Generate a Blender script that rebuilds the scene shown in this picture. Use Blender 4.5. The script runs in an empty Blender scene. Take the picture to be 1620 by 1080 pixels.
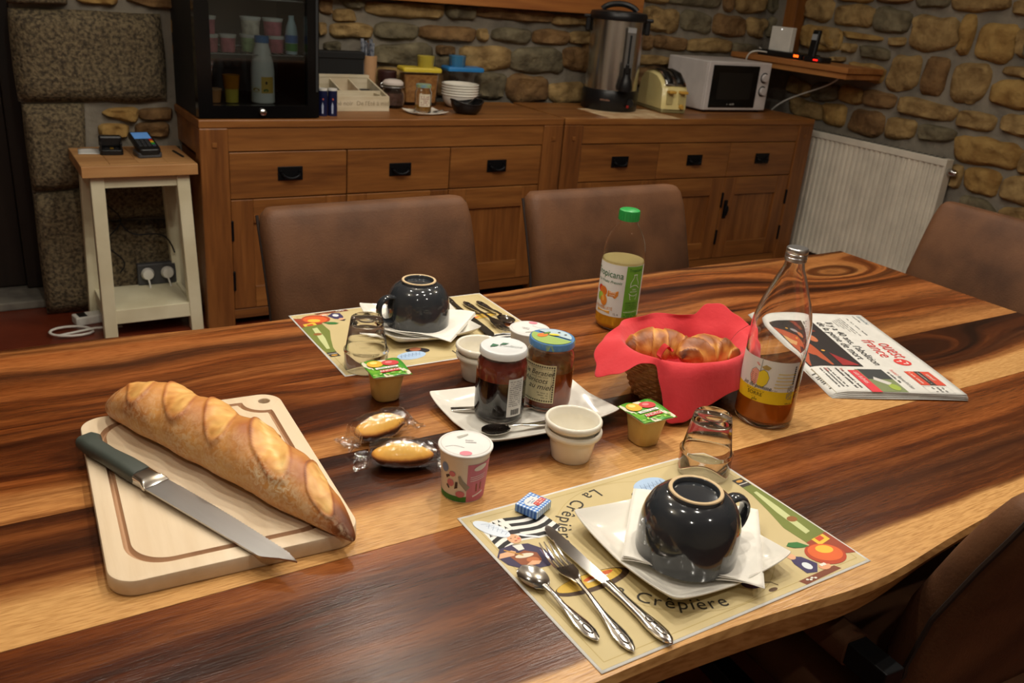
import bpy, math, random
from mathutils import Vector, Matrix, noise as mnoise
R_ = math.radians
random.seed(7)
SC = bpy.context.scene
COL = SC.collection
T = 0.75            # table-top height above the floor
SB = T + 0.076      # sideboard-top height

# ------------------------------------------------------------------ camera
def make_camera():
    yaw, pitch, roll = 0.58355, 0.38637, 0.08770
    fw = Vector((math.sin(yaw)*math.cos(pitch), math.cos(yaw)*math.cos(pitch), -math.sin(pitch)))
    r = Vector((math.cos(yaw), -math.sin(yaw), 0)); u = r.cross(fw)
    c, s = math.cos(roll), math.sin(roll)
    r2 = c*r + s*u; u2 = -s*r + c*u
    m = Matrix((r2, u2, -fw)).transposed().to_4x4()
    m.translation = Vector((0, 0, T + 0.6213))
    cd = bpy.data.cameras.new('camera'); cd.sensor_width = 36; cd.lens = 1382.3/1620*36
    cd.clip_start = 0.02; cd.clip_end = 50
    cd.dof.use_dof = True; cd.dof.focus_distance = 1.28; cd.dof.aperture_fstop = 10.0
    co = bpy.data.objects.new('camera', cd); COL.objects.link(co); co.matrix_world = m
    SC.camera = co
make_camera()

# ------------------------------------------------------------------ world, lights, exposure
w = bpy.data.worlds.new('world'); SC.world = w; w.use_nodes = True
w.node_tree.nodes['Background'].inputs[0].default_value = (0.55, 0.62, 0.75, 1)
w.node_tree.nodes['Background'].inputs[1].default_value = 0.02
SC.view_settings.view_transform = 'Standard'; SC.view_settings.look = 'None'
SC.view_settings.exposure = -0.38; SC.view_settings.gamma = 1.0; SC.view_settings.use_curve_mapping = False
CEIL = 2.55
WARM = (1.0, 0.93, 0.81)
LAMPS = [  # x, y, watts, wide : ceiling spots aimed straight down; 'wide' ones are unseen bare bulbs added for ceiling-bounce fill
    (0.30, 0.85, 32, 0), (0.30, 1.75, 32, 0), (0.95, 0.60, 28, 0), (1.00, 1.30, 44, 0), (1.00, 2.15, 20, 1),
    (1.65, 0.85, 34, 0), (1.65, 1.75, 40, 0), (2.45, 1.35, 22, 1), (-0.45, 1.25, 20, 1), (2.6, 2.7, 14, 0),
    (-0.35, -0.45, 26, 0), (1.15, -0.55, 26, 0), (1.65, 3.10, 10, 0), (3.05, 3.10, 10, 0)]  # unseen spots added to light the near chair's back and the sideboard tops

# ------------------------------------------------------------------ materials
def lin(c):
    o = []
    for v in c[:3]:
        v = v/255.0
        o.append(v/12.92 if v <= 0.04045 else ((v+0.055)/1.055)**2.4)
    return (o[0], o[1], o[2], 1)
MATS = {}
def M(name, col=(200,200,200), rough=0.5, metal=0.0, col2=None, vs=8.0, stretch=(1,1,1), contrast=(0.35,0.65),
      bump=0.0, bs=60.0, bstretch=None, trans=0.0, ior=1.45, coat=0.0, emit=0.0, sss=0.0, spec=0.5, detail=4.0, sheen=0.0):
    if name in MATS: return MATS[name]
    m = bpy.data.materials.new(name); m.use_nodes = True
    nt = m.node_tree; b = nt.nodes['Principled BSDF']; N = nt.nodes.new; L = nt.links.new
    b.inputs['Base Color'].default_value = lin(col); b.inputs['Roughness'].default_value = rough
    b.inputs['Metallic'].default_value = metal; b.inputs['IOR'].default_value = ior
    b.inputs['Transmission Weight'].default_value = trans; b.inputs['Coat Weight'].default_value = coat
    b.inputs['Coat Roughness'].default_value = 0.08; b.inputs['Specular IOR Level'].default_value = spec
    if sss: b.inputs['Subsurface Weight'].default_value = sss; b.inputs['Subsurface Radius'].default_value = (0.01,0.006,0.003)
    if sheen: b.inputs['Sheen Weight'].default_value = sheen; b.inputs['Sheen Roughness'].default_value = 0.5
    if emit:
        b.inputs['Emission Color'].default_value = lin(col); b.inputs['Emission Strength'].default_value = emit
    tc = N('ShaderNodeTexCoord')
    if col2 is None: col2 = tuple(max(0, c*0.93) for c in col)
    mp = N('ShaderNodeMapping'); mp.inputs['Scale'].default_value = stretch
    L(tc.outputs['Object'], mp.inputs['Vector'])
    nz = N('ShaderNodeTexNoise'); nz.inputs['Scale'].default_value = vs; nz.inputs['Detail'].default_value = detail
    L(mp.outputs[0], nz.inputs['Vector'])
    rp = N('ShaderNodeValToRGB'); rp.color_ramp.elements[0].position = contrast[0]; rp.color_ramp.elements[1].position = contrast[1]
    rp.color_ramp.elements[0].color = lin(col2); rp.color_ramp.elements[1].color = lin(col)
    L(nz.outputs['Fac'], rp.inputs['Fac']); L(rp.outputs['Color'], b.inputs['Base Color'])
    if bump:
        mp2 = N('ShaderNodeMapping'); mp2.inputs['Scale'].default_value = bstretch or stretch
        L(tc.outputs['Object'], mp2.inputs['Vector'])
        n2 = N('ShaderNodeTexNoise'); n2.inputs['Scale'].default_value = bs; n2.inputs['Detail'].default_value = 5
        L(mp2.outputs[0], n2.inputs['Vector'])
        bp = N('ShaderNodeBump'); bp.inputs['Strength'].default_value = 1.0; bp.inputs['Distance'].default_value = bump
        L(n2.outputs['Fac'], bp.inputs['Height']); L(bp.outputs[0], b.inputs['Normal'])
    MATS[name] = m; return m
def flat(col, rough=0.6):
    return M('print_%d_%d_%d' % tuple(col), col, rough)

def film(name, col=(255,255,255), amount=0.12, rough=0.06, bump=0.0015, bs=160, gain=1.0):
    """thin clear film: mostly transparent, glossy where it creases"""
    if name in MATS: return MATS[name]
    m = bpy.data.materials.new(name); m.use_nodes = True; nt = m.node_tree; nt.nodes.clear(); N = nt.nodes.new; L = nt.links.new
    o = N('ShaderNodeOutputMaterial'); tr = N('ShaderNodeBsdfTransparent'); gl = N('ShaderNodeBsdfGlossy'); mx = N('ShaderNodeMixShader')
    tr.inputs[0].default_value = lin(col); gl.inputs['Roughness'].default_value = rough
    fr = N('ShaderNodeFresnel'); fr.inputs['IOR'].default_value = 1.5
    ad = N('ShaderNodeMath'); ad.operation = 'ADD'; ad.inputs[1].default_value = amount; ad.use_clamp = True
    tc = N('ShaderNodeTexCoord'); nz = N('ShaderNodeTexNoise'); nz.inputs['Scale'].default_value = bs; nz.inputs['Detail'].default_value = 2
    bp = N('ShaderNodeBump'); bp.inputs['Distance'].default_value = bump
    L(tc.outputs['Object'], nz.inputs['Vector']); L(nz.outputs['Fac'], bp.inputs['Height'])
    L(bp.outputs[0], gl.inputs['Normal']); L(bp.outputs[0], fr.inputs['Normal'])
    hf = N('ShaderNodeMath'); hf.operation = 'MULTIPLY'; hf.inputs[1].default_value = gain; L(fr.outputs[0], hf.inputs[0]); L(hf.outputs[0], ad.inputs[0]); L(ad.outputs[0], mx.inputs[0]); L(tr.outputs[0], mx.inputs[1]); L(gl.outputs[0], mx.inputs[2]); L(mx.outputs[0], o.inputs[0])
    MATS[name] = m; return m

def wood_mat(name, a, b, c, axis='x', scale=1.0, rough=0.45, coat=0.0, rings=1.0):
    """oak-like board: long grain along axis"""
    if name in MATS: return MATS[name]
    m = bpy.data.materials.new(name); m.use_nodes = True; nt = m.node_tree; bs = nt.nodes['Principled BSDF']; N = nt.nodes.new; L = nt.links.new
    tc = N('ShaderNodeTexCoord'); mp = N('ShaderNodeMapping')
    s = {'x': (0.7, 9, 9), 'y': (9, 0.7, 9), 'z': (9, 9, 0.7)}[axis]
    mp.inputs['Scale'].default_value = [v*scale for v in s]
    oi = N('ShaderNodeObjectInfo'); va = N('ShaderNodeVectorMath'); va.operation = 'ADD'
    vm = N('ShaderNodeMath'); vm.operation = 'MULTIPLY'; vm.inputs[1].default_value = 13.0
    L(oi.outputs['Random'], vm.inputs[0]); L(tc.outputs['Object'], va.inputs[0]); L(vm.outputs[0], va.inputs[1])
    L(va.outputs[0], mp.inputs['Vector'])
    n1 = N('ShaderNodeTexNoise'); n1.inputs['Scale'].default_value = 1.2; n1.inputs['Detail'].default_value = 3; n1.inputs['Distortion'].default_value = 0.8
    n2 = N('ShaderNodeTexNoise'); n2.inputs['Scale'].default_value = 9; n2.inputs['Detail'].default_value = 5
    L(mp.outputs[0], n1.inputs['Vector']); L(mp.outputs[0], n2.inputs['Vector'])
    wv = N('ShaderNodeMath'); wv.operation = 'MULTIPLY_ADD'; wv.inputs[1].default_value = 0.35; L(n2.outputs['Fac'], wv.inputs[0])
    m2 = N('ShaderNodeMath'); m2.operation = 'MULTIPLY'; m2.inputs[1].default_value = 0.65; L(n1.outputs['Fac'], m2.inputs[0]); L(m2.outputs[0], wv.inputs[2])
    rp = N('ShaderNodeValToRGB'); e = rp.color_ramp.elements
    e[0].position = 0.32; e[0].color = lin(c); e[1].position = 0.68; e[1].color = lin(a); k = e.new(0.5); k.color = lin(b)
    L(wv.outputs[0], rp.inputs['Fac']); L(rp.outputs[0], bs.inputs['Base Color'])
    bs.inputs['Roughness'].default_value = rough; bs.inputs['Coat Weight'].default_value = coat
    bp = N('ShaderNodeBump'); bp.inputs['Distance'].default_value = 0.0006; L(n2.outputs['Fac'], bp.inputs['Height']); L(bp.outputs[0], bs.inputs['Normal'])
    MATS[name] = m; return m

# ------------------------------------------------------------------ mesh builder
class MB:
    def __init__(self): self.v = []; self.f = []
    def add(self, vs, fs):
        n = len(self.v); self.v += [tuple(p) for p in vs]; self.f += [tuple(i+n for i in f) for f in fs]; return self
    def box(self, x0, y0, z0, x1, y1, z1):
        return self.add([(x0,y0,z0),(x1,y0,z0),(x1,y1,z0),(x0,y1,z0),(x0,y0,z1),(x1,y0,z1),(x1,y1,z1),(x0,y1,z1)],
                        [(3,2,1,0),(4,5,6,7),(0,1,5,4),(1,2,6,5),(2,3,7,6),(3,0,4,7)])
    def hexa(self, p):      # eight corners, bottom ring then top ring
        return self.add(p, [(3,2,1,0),(4,5,6,7),(0,1,5,4),(1,2,6,5),(2,3,7,6),(3,0,4,7)])
    def rings(self, rings, cap0=True, cap1=True, closed=True):
        n = len(rings[0]); vs = [p for r in rings for p in r]; fs = []
        for i in range(len(rings)-1):
            for j in range(n if closed else n-1):
                k = (j+1) % n
                fs.append((i*n+j, i*n+k, (i+1)*n+k, (i+1)*n+j))
        if cap0: fs.append(tuple(range(n-1, -1, -1)))
        if cap1: fs.append(tuple((len(rings)-1)*n+j for j in range(n)))
        return self.add(vs, fs)
    def lathe(self, prof, n=40, cx=0, cy=0, sx=1, sy=1):
        vs = []; idx = []
        for r, z in prof:
            if r < 1e-6: idx.append([len(vs)]*n); vs.append((cx, cy, z))
            else:
                idx.append(list(range(len(vs), len(vs)+n)))
                vs += [(cx+sx*r*math.cos(2*math.pi*j/n), cy+sy*r*math.sin(2*math.pi*j/n), z) for j in range(n)]
        fs = []
        for i in range(len(prof)-1):
            A, B = idx[i], idx[i+1]
            for j in range(n):
                k = (j+1) % n
                q = []
                for t in (A[j], A[k], B[k], B[j]):
                    if t not in q: q.append(t)
                if len(q) > 2: fs.append(tuple(q))
        return self.add(vs, fs)
    def tube(self, pts, r, n=10, cap=True, loop=False):
        pts = [Vector(p) for p in pts]; rad = r if isinstance(r, (list, tuple)) else [r]*len(pts); rings = []
        up = None
        for i, p in enumerate(pts):
            d = (pts[min(i+1, len(pts)-1)] - pts[max(i-1, 0)]).normalized()
            if up is None:
                up = Vector((0,0,1)) if abs(d.z) < 0.9 else Vector((1,0,0))
            a = d.cross(up).normalized(); b = a.cross(d).normalized(); up = b
            rings.append([tuple(p + rad[i]*(math.cos(2*math.pi*j/n)*a + math.sin(2*math.pi*j/n)*b)) for j in range(n)])
        if loop: return self.rings(rings+[rings[0]], False, False)
        return self.rings(rings, cap, cap)
    def prism(self, poly, z0, z1):
        n = len(poly)
        return self.add([(x,y,z0) for x,y in poly]+[(x,y,z1) for x,y in poly],
                        [tuple(range(n-1,-1,-1)), tuple(range(n,2*n))]+[(i,(i+1)%n,n+(i+1)%n,n+i) for i in range(n)])
    def poly(self, pts): return self.add(pts, [tuple(range(len(pts)))])
    def grid(self, fn, nu, nv):
        vs = [fn(i/nu, j/nv) for j in range(nv+1) for i in range(nu+1)]
        return self.add(vs, [(j*(nu+1)+i, j*(nu+1)+i+1, (j+1)*(nu+1)+i+1, (j+1)*(nu+1)+i) for j in range(nv) for i in range(nu)])
    def xf(self, fn): self.v = [tuple(fn(*p)) for p in self.v]; return self
    def build(self, name, mat, parent=None, loc=(0,0,0), rot=(0,0,0), smooth=True, angle=35, bevel=0, seg=2, subd=0, kind=None, solid=0):
        me = bpy.data.meshes.new(name); me.from_pydata(self.v, [], self.f); me.validate(); me.update()
        if smooth:
            me.polygons.foreach_set('use_smooth', [True]*len(me.polygons))
            if angle < 180: me.set_sharp_from_angle(angle=R_(angle))
        me.materials.append(mat)
        o = bpy.data.objects.new(name, me); COL.objects.link(o); o.location = loc; o.rotation_euler = rot
        if parent: o.parent = parent
        if solid:
            md = o.modifiers.new('solid', 'SOLIDIFY'); md.thickness = solid; md.offset = 0
        if bevel:
            md = o.modifiers.new('bevel', 'BEVEL'); md.width = bevel; md.segments = seg; md.limit_method = 'ANGLE'; md.angle_limit = R_(40)
        if subd:
            md = o.modifiers.new('subd', 'SUBSURF'); md.levels = subd; md.render_levels = subd
        if kind: o['kind'] = kind
        return o
def tag(o, label, cat, group=None):
    o['label'] = label; o['category'] = cat
    if group: o['group'] = group
    return o
def thing(name, label, cat, loc=(0,0,0), rz=0, group=None):
    o = bpy.data.objects.new(name, None); COL.objects.link(o); o.empty_display_size = 0.05
    o.location = loc; o.rotation_euler = (0,0,rz); return tag(o, label, cat, group)
def copy_tree(o, label=None, loc=None, rz=None, parent=None):
    c = o.copy(); COL.objects.link(c); c.parent = parent
    if label: c['label'] = label
    if loc is not None: c.location = loc
    if rz is not None: c.rotation_euler = (0,0,rz)
    for ch in list(o.children): copy_tree(ch, parent=c)
    return c
def struct(o): o['kind'] = 'structure'; return o
def bez(p0, p1, p2, p3, n=16):
    o = []
    for i in range(n+1):
        t = i/n; o.append(tuple((1-t)**3*a+3*(1-t)**2*t*b+3*(1-t)*t*t*c+t**3*d for a,b,c,d in zip(p0,p1,p2,p3)))
    return o
def rrect(w, h, r, n=6, cx=0, cy=0):
    o = []
    for k, (sx, sy) in enumerate(((1,1),(-1,1),(-1,-1),(1,-1))):
        for i in range(n+1):
            a = (k + i/n)*math.pi/2
            o.append((cx+sx*(w/2-r)+r*math.cos(a), cy+sy*(h/2-r)+r*math.sin(a)))
    return o
def ell(cx, cy, a, b, n=24, rot=0):
    c, s = math.cos(rot), math.sin(rot); o = []
    for i in range(n):
        t = 2*math.pi*i/n; x, y = a*math.cos(t), b*math.sin(t); o.append((cx+c*x-s*y, cy+s*x+c*y))
    return o
_TXT = {}
def text(s, size=1.0, align='CENTER', shear=0.0):
    """flat glyph mesh of a string (x right, y up), cap height about 0.7*size"""
    key = (s, align, shear)
    if key not in _TXT:
        cu = bpy.data.curves.new('t', 'FONT'); cu.body = s; cu.size = 1.0; cu.align_x = align; cu.shear = shear; cu.resolution_u = 3
        ob = bpy.data.objects.new('t', cu); COL.objects.link(ob)
        dg = bpy.context.evaluated_depsgraph_get(); ev = ob.evaluated_get(dg); me = ev.to_mesh()
        _TXT[key] = ([(v.co.x, v.co.y) for v in me.vertices], [tuple(p.vertices) for p in me.polygons])
        ev.to_mesh_clear(); bpy.data.objects.remove(ob); bpy.data.curves.remove(cu)
    vs, fs = _TXT[key]
    return [(x*size, y*size) for x, y in vs], fs
def squiggle(x0, x1, y, h, n):
    """row of tiny upright strokes: print too small to read"""
    mb = []; st = (x1-x0)/n
    for i in range(n):
        if random.random() < 0.16: continue
        a = x0+i*st; hh = h*random.uniform(0.6, 1.0); mb.append([(a,y),(a+st*0.62,y),(a+st*0.62,y+hh),(a,y+hh)])
    return mb
class Ink:
    """collects flat print by colour and maps it onto a surface"""
    def __init__(self, fn): self.fn = fn; self.layers = []
    def polys(self, name, col, polys, lift=0.0003, rough=0.6):
        mb = MB()
        for p in polys: mb.poly([self.fn(x, y, lift) for x, y in p])
        self.layers.append((name, mb, flat(col, rough))); return self
    def fan(self, name, col, poly, lift=0.0003, div=0.006):
        mb = MB(); n = len(poly); cx = sum(p[0] for p in poly)/n; cy = sum(p[1] for p in poly)/n
        k = 4; vs = [self.fn(cx, cy, lift)]
        for j in range(1, k+1): vs += [self.fn(cx+(x-cx)*j/k, cy+(y-cy)*j/k, lift) for x, y in poly]
        fs = [(0, 1+i, 1+(i+1) % n) for i in range(n)]
        for j in range(1, k):
            a = 1+(j-1)*n; b = 1+j*n
            fs += [(a+i, b+i, b+(i+1) % n, a+(i+1) % n) for i in range(n)]
        mb.add(vs, fs); self.layers.append((name, mb, flat(col))); return self
    def rect(self, name, col, x0, y0, x1, y1, lift=0.0003, nu=10, nv=2):
        mb = MB().grid(lambda u, v: self.fn(x0+(x1-x0)*u, y0+(y1-y0)*v, lift), nu, nv)
        self.layers.append((name, mb, flat(col))); return self
    def text(self, name, col, s, size, x, y, rot=0, lift=0.0004, align='CENTER', sx=1.0, shear=0.0):
        vs, fs = text(s, size, align, shear); c, sn = math.cos(rot), math.sin(rot)
        self.layers.append((name, MB().add([self.fn(x+c*a*sx-sn*b, y+sn*a*sx+c*b, lift) for a, b in vs], fs), flat(col))); return self
    def fit(self, name, col, st, x0, x1, y, h, lift=0.0006, shear=0.0):
        vs, fs = text(st, 1.0, 'LEFT', shear); w0 = min(v[0] for v in vs); w1 = max(v[0] for v in vs); hh = max(v[1] for v in vs)
        self.layers.append((name, MB().add([self.fn(x0+(a-w0)/(w1-w0)*(x1-x0), y+b/hh*h, lift) for a, b in vs], fs), flat(col))); return self
    def line(self, name, col, pts, wd, lift=0.0004):
        mb = MB(); vs = []
        for i, p in enumerate(pts):
            a = pts[max(i-1,0)]; b = pts[min(i+1,len(pts)-1)]; dx, dy = b[0]-a[0], b[1]-a[1]; l = math.hypot(dx,dy) or 1
            vs += [self.fn(p[0]-dy/l*wd/2, p[1]+dx/l*wd/2, lift), self.fn(p[0]+dy/l*wd/2, p[1]-dx/l*wd/2, lift)]
        mb.add(vs, [(2*i, 2*i+1, 2*i+3, 2*i+2) for i in range(len(pts)-1)])
        self.layers.append((name, mb, flat(col))); return self
    def build(self, parent):
        merged = {}
        for n, mb, m in self.layers:
            k = (n, m.name)
            if k in merged: merged[k][1].add(mb.v, mb.f)
            else: merged[k] = [n, MB().add(mb.v, mb.f), m]
        return [mb.build(n, m, parent, smooth=False) for n, mb, m in merged.values()]
def cyl(r, ang, zc=0.0):
    """map (u,v) onto a cylinder (r may be a function of z) whose label centre faces ang"""
    def fn(u, v, lift=0.0):
        rr = (r(zc+v) if callable(r) else r)
        a = ang + u/rr; return ((rr+lift)*math.cos(a), (rr+lift)*math.sin(a), zc+v)
    return fn
def plane(z): return lambda u, v, lift=0.0: (u, v, z+lift)
# ------------------------------------------------------------------ stone outlines measured on the wall planes
RIGHT_STONES=[((3.444,1.411),(3.207,1.422),(3.187,1.321),(3.434,1.312)),((3.199,1.422),(2.976,1.402),(2.982,1.303),(3.181,1.299)),((2.952,1.395),(2.706,1.391),(2.705,1.251),(2.944,1.237)),((2.686,1.404),(2.617,1.409),(2.614,1.243),(2.675,1.242)),((2.589,1.371),(2.409,1.390),(2.409,1.229),(2.586,1.228)),((2.397,1.369),(2.326,1.391),(2.292,1.245),(2.381,1.258)),((2.971,1.500),(2.790,1.503),(2.786,1.442),(2.952,1.434)),((2.768,1.510),(2.499,1.523),(2.480,1.449),(2.750,1.426)),((2.457,1.487),(2.339,1.510),(2.318,1.441),(2.454,1.434)),((3.366,1.287),(3.118,1.275),(3.123,1.252),(3.339,1.253)),((3.357,1.221),(3.260,1.227),(3.268,1.179),(3.354,1.181)),((3.239,1.225),(3.058,1.220),(3.050,1.163),(3.213,1.165)),((3.071,1.279),(2.976,1.285),(2.975,1.241),(3.064,1.239)),((3.537,1.294),(3.385,1.292),(3.380,1.178),(3.512,1.203)),((3.282,1.138),(3.055,1.123),(3.072,1.042),(3.263,1.052)),((3.019,1.192),(2.861,1.208),(2.858,1.032),(3.022,1.023)),((2.814,1.213),(2.697,1.201),(2.697,1.035),(2.824,1.033)),((2.649,1.200),(2.483,1.201),(2.500,1.020),(2.651,1.023)),((2.409,1.209),(2.248,1.216),(2.231,1.162),(2.416,1.171)),((2.442,1.130),(2.207,1.160),(2.177,1.028),(2.447,1.040)),((3.289,1.007),(3.160,1.004),(3.146,0.925),(3.301,0.923)),((3.152,1.005),(2.948,1.000),(2.959,0.926),(3.138,0.926)),((2.919,1.004),(2.599,0.987),(2.627,0.917),(2.917,0.919)),((2.579,0.990),(2.389,0.977),(2.401,0.909),(2.581,0.903)),((2.360,0.988),(2.164,1.025),(2.154,0.917),(2.362,0.922)),((3.402,0.894),(3.241,0.897),(3.237,0.785),(3.374,0.791)),((3.188,0.891),(2.994,0.894),(2.990,0.780),(3.200,0.777)),((2.965,0.892),(2.802,0.892),(2.798,0.801),(2.965,0.777)),((2.770,0.884),(2.569,0.886),(2.579,0.828),(2.762,0.807)),((3.415,1.144),(3.321,1.154),(3.318,1.127),(3.410,1.124)),((3.465,1.489),(3.241,1.499),(3.232,1.436),(3.459,1.436)),((3.227,1.506),(2.998,1.517),(2.987,1.451),(3.194,1.445)),((3.679,1.008),(3.512,0.993),(3.508,0.907),(3.678,0.927)),((3.503,0.994),(3.306,1.005),(3.310,0.921),(3.488,0.903)),((3.648,0.887),(3.419,0.891),(3.393,0.795),(3.625,0.802)),((2.563,0.871),(2.230,0.870),(2.228,0.756),(2.527,0.751)),((2.468,0.722),(2.288,0.726),(2.295,0.612),(2.445,0.623)),((2.267,0.714),(2.086,0.743),(2.048,0.621),(2.258,0.626)),((2.454,0.591),(2.338,0.596),(2.259,0.534),(2.439,0.476)),((2.539,0.725),(2.480,0.720),(2.482,0.620),(2.524,0.611)),((3.674,1.425),(3.470,1.436),(3.473,1.327),(3.643,1.327)),((3.649,1.301),(3.381,1.285),(3.383,1.174),(3.633,1.175)),((2.220,0.856),(2.054,0.877),(2.023,0.778),(2.209,0.749)),((2.366,1.398),(2.222,1.409),(2.176,1.266),(2.344,1.258)),((2.384,1.526),(2.240,1.533),(2.218,1.429),(2.361,1.418)),((2.302,1.227),(2.164,1.227),(2.131,1.121),(2.286,1.141)),((2.268,1.081),(2.102,1.095),(2.096,1.045),(2.242,1.033)),((2.247,0.572),(2.055,0.609),(2.026,0.517),(2.229,0.473)),]
BACK_STONES=[((1.479,1.150),(1.670,1.153),(1.656,1.095),(1.475,1.095)),((1.693,1.164),(1.891,1.167),(1.886,1.098),(1.687,1.093)),((1.916,1.158),(2.194,1.164),(2.190,1.100),(1.914,1.099)),((2.211,1.161),(2.268,1.164),(2.273,1.106),(2.215,1.111)),((2.307,1.166),(2.520,1.172),(2.513,1.101),(2.299,1.111)),((2.543,1.173),(2.749,1.175),(2.747,1.110),(2.541,1.106)),((2.763,1.175),(2.924,1.171),(2.923,1.113),(2.761,1.114)),((1.695,1.070),(1.964,1.080),(1.962,0.964),(1.678,0.991)),((1.997,1.078),(2.093,1.078),(2.096,1.039),(2.000,1.036)),((2.123,1.076),(2.400,1.078),(2.405,0.982),(2.148,0.968)),((2.424,1.072),(2.706,1.085),(2.731,0.966),(2.425,0.967)),((2.735,1.090),(2.915,1.097),(2.932,0.979),(2.737,0.998)),((1.653,1.250),(2.011,1.265),(2.007,1.197),(1.654,1.192)),((2.036,1.260),(2.195,1.262),(2.191,1.199),(2.048,1.202)),((2.221,1.264),(2.637,1.259),(2.634,1.207),(2.216,1.214)),((2.657,1.252),(2.891,1.257),(2.898,1.212),(2.653,1.200)),((1.443,1.070),(1.515,1.077),(1.516,1.033),(1.443,1.038)),((1.623,1.071),(1.664,1.079),(1.663,0.963),(1.625,0.963)),((1.486,1.211),(1.576,1.213),(1.592,1.162),(1.486,1.157)),((1.492,1.272),(1.630,1.275),(1.624,1.216),(1.551,1.218)),((1.652,1.302),(2.000,1.325),(2.002,1.282),(1.653,1.260)),((1.682,0.978),(1.954,0.949),(1.959,0.855),(1.685,0.860)),((1.984,1.021),(2.101,1.025),(2.104,0.974),(1.986,0.971)),((1.971,0.950),(2.115,0.945),(2.122,0.842),(1.976,0.848)),((1.414,1.149),(1.452,1.151),(1.450,1.100),(1.414,1.095)),((2.230,0.949),(2.397,0.957),(2.382,0.837),(2.238,0.844)),((2.413,0.949),(2.637,0.945),(2.652,0.821),(2.410,0.820)),((2.663,0.910),(2.876,0.923),(2.891,0.814),(2.674,0.821)),((1.298,1.249),(1.406,1.249),(1.406,1.170),(1.297,1.165)),((1.418,1.257),(1.478,1.253),(1.474,1.188),(1.418,1.193)),((3.221,1.324),(3.472,1.318),(3.482,1.197),(3.256,1.207)),((3.500,1.320),(3.717,1.301),(3.730,1.208),(3.516,1.209)),((3.751,1.313),(3.987,1.300),(3.997,1.198),(3.762,1.204)),((4.003,1.300),(4.172,1.304),(4.144,1.193),(4.042,1.211)),((4.183,1.321),(4.325,1.323),(4.343,1.201),(4.190,1.206)),((3.331,1.175),(3.560,1.170),(3.566,1.107),(3.336,1.110)),((3.575,1.170),(3.907,1.178),(3.908,1.108),(3.589,1.103)),((3.926,1.163),(4.120,1.159),(4.121,1.093),(3.933,1.104)),((3.219,1.186),(3.309,1.180),(3.315,1.109),(3.219,1.105)),((3.231,1.075),(3.435,1.072),(3.451,1.030),(3.220,1.024)),((3.381,1.422),(3.770,1.428),(3.767,1.345),(3.396,1.344)),((3.787,1.449),(3.862,1.454),(3.870,1.330),(3.807,1.337)),((3.885,1.456),(4.120,1.461),(4.137,1.340),(3.916,1.333)),((4.136,1.462),(4.273,1.471),(4.302,1.343),(4.169,1.341)),((2.730,1.088),(2.860,1.093),(2.864,0.975),(2.741,1.002)),((3.206,1.410),(3.367,1.421),(3.381,1.348),(3.218,1.343)),((2.853,1.274),(3.175,1.282),(3.194,1.175),(2.868,1.170)),((2.871,1.151),(3.196,1.160),(3.214,1.055),(2.884,1.054)),((3.450,1.072),(3.671,1.068),(3.694,0.961),(3.470,0.968)),((3.701,1.069),(3.919,1.065),(3.943,0.966),(3.725,0.962)),((3.223,1.004),(3.448,1.009),(3.468,0.904),(3.241,0.901)),]
LEFT_STONES=[((0.438,1.216),(0.575,1.225),(0.567,1.179),(0.447,1.185)),((0.605,1.203),(0.797,1.227),(0.795,1.183),(0.685,1.183)),((0.489,0.784),(0.524,0.810),(0.621,0.810),(0.612,0.752)),((0.625,0.806),(0.746,0.811),(0.739,0.765),(0.626,0.766)),((0.765,1.150),(0.801,1.152),(0.798,1.088),(0.765,1.087)),((0.765,1.053),(0.796,1.054),(0.793,1.006),(0.767,1.010)),((0.478,0.745),(0.578,0.746),(0.574,0.699),(0.478,0.700)),((0.612,0.752),(0.729,0.756),(0.726,0.697),(0.608,0.698)),]
GRANITE=[((0.214,1.154),(0.727,1.159),(0.734,0.837),(0.211,0.830)),((0.219,0.824),(0.433,0.827),(0.410,0.511),(0.223,0.498)),((0.224,0.490),(0.407,0.501),(0.407,-0.021),(0.219,-0.021)),((0.229,1.242),(0.411,1.235),(0.410,1.174),(0.216,1.167)),((0.430,0.656),(0.769,0.660),(0.767,0.376),(0.425,0.380)),((0.428,0.369),(0.769,0.365),(0.769,-0.056),(0.421,-0.028)),]
# ------------------------------------------------------------------ the room
m_mortar = M('mortar', (140,132,118), 0.95, col2=(112,106,96), vs=5, bump=0.006, bs=35)
m_plaster = M('plaster', (215,205,185), 0.9, col2=(200,190,172), vs=2, bump=0.002, bs=30)
m_floor = M('floor_tile', (120,52,30), 0.28, col2=(92,38,22), vs=3, bump=0.001, bs=14)
struct(MB().box(-2.6,-2.2,-0.1,4.4,4.3,0).build('floor', m_floor, smooth=False))
struct(MB().box(-2.6,-2.2,CEIL,4.4,4.3,CEIL+0.1).build('ceiling', m_plaster, smooth=False))
wall_back = struct(MB().box(0.78,3.90,0,4.4,4.1,CEIL).build('wall_back', m_mortar, smooth=False))
wall_left_back = struct(MB().box(0.235,3.725,0,0.78,4.1,CEIL).build('wall_pillar', m_mortar, smooth=False))
wall_right = struct(MB().box(4.22,-2.2,0,4.42,3.90,CEIL).build('wall_right', m_mortar, smooth=False))
struct(MB().box(-2.7,-2.2,0,-2.6,4.3,CEIL).build('wall_left', m_plaster, smooth=False))
struct(MB().box(-2.7,-2.3,0,4.42,-2.2,CEIL).build('wall_front', m_plaster, smooth=False))
m_darkwood = M('dark_door_wood', (34,24,18), 0.5, col2=(24,17,12), vs=3, stretch=(6,6,0.6))
struct(MB().box(-2.6,4.06,0,0.235,4.14,CEIL).build('wall_passage', m_darkwood, smooth=False))
d = bpy.data.objects.new('door_1', None); COL.objects.link(d); d['kind'] = 'structure'
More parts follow.
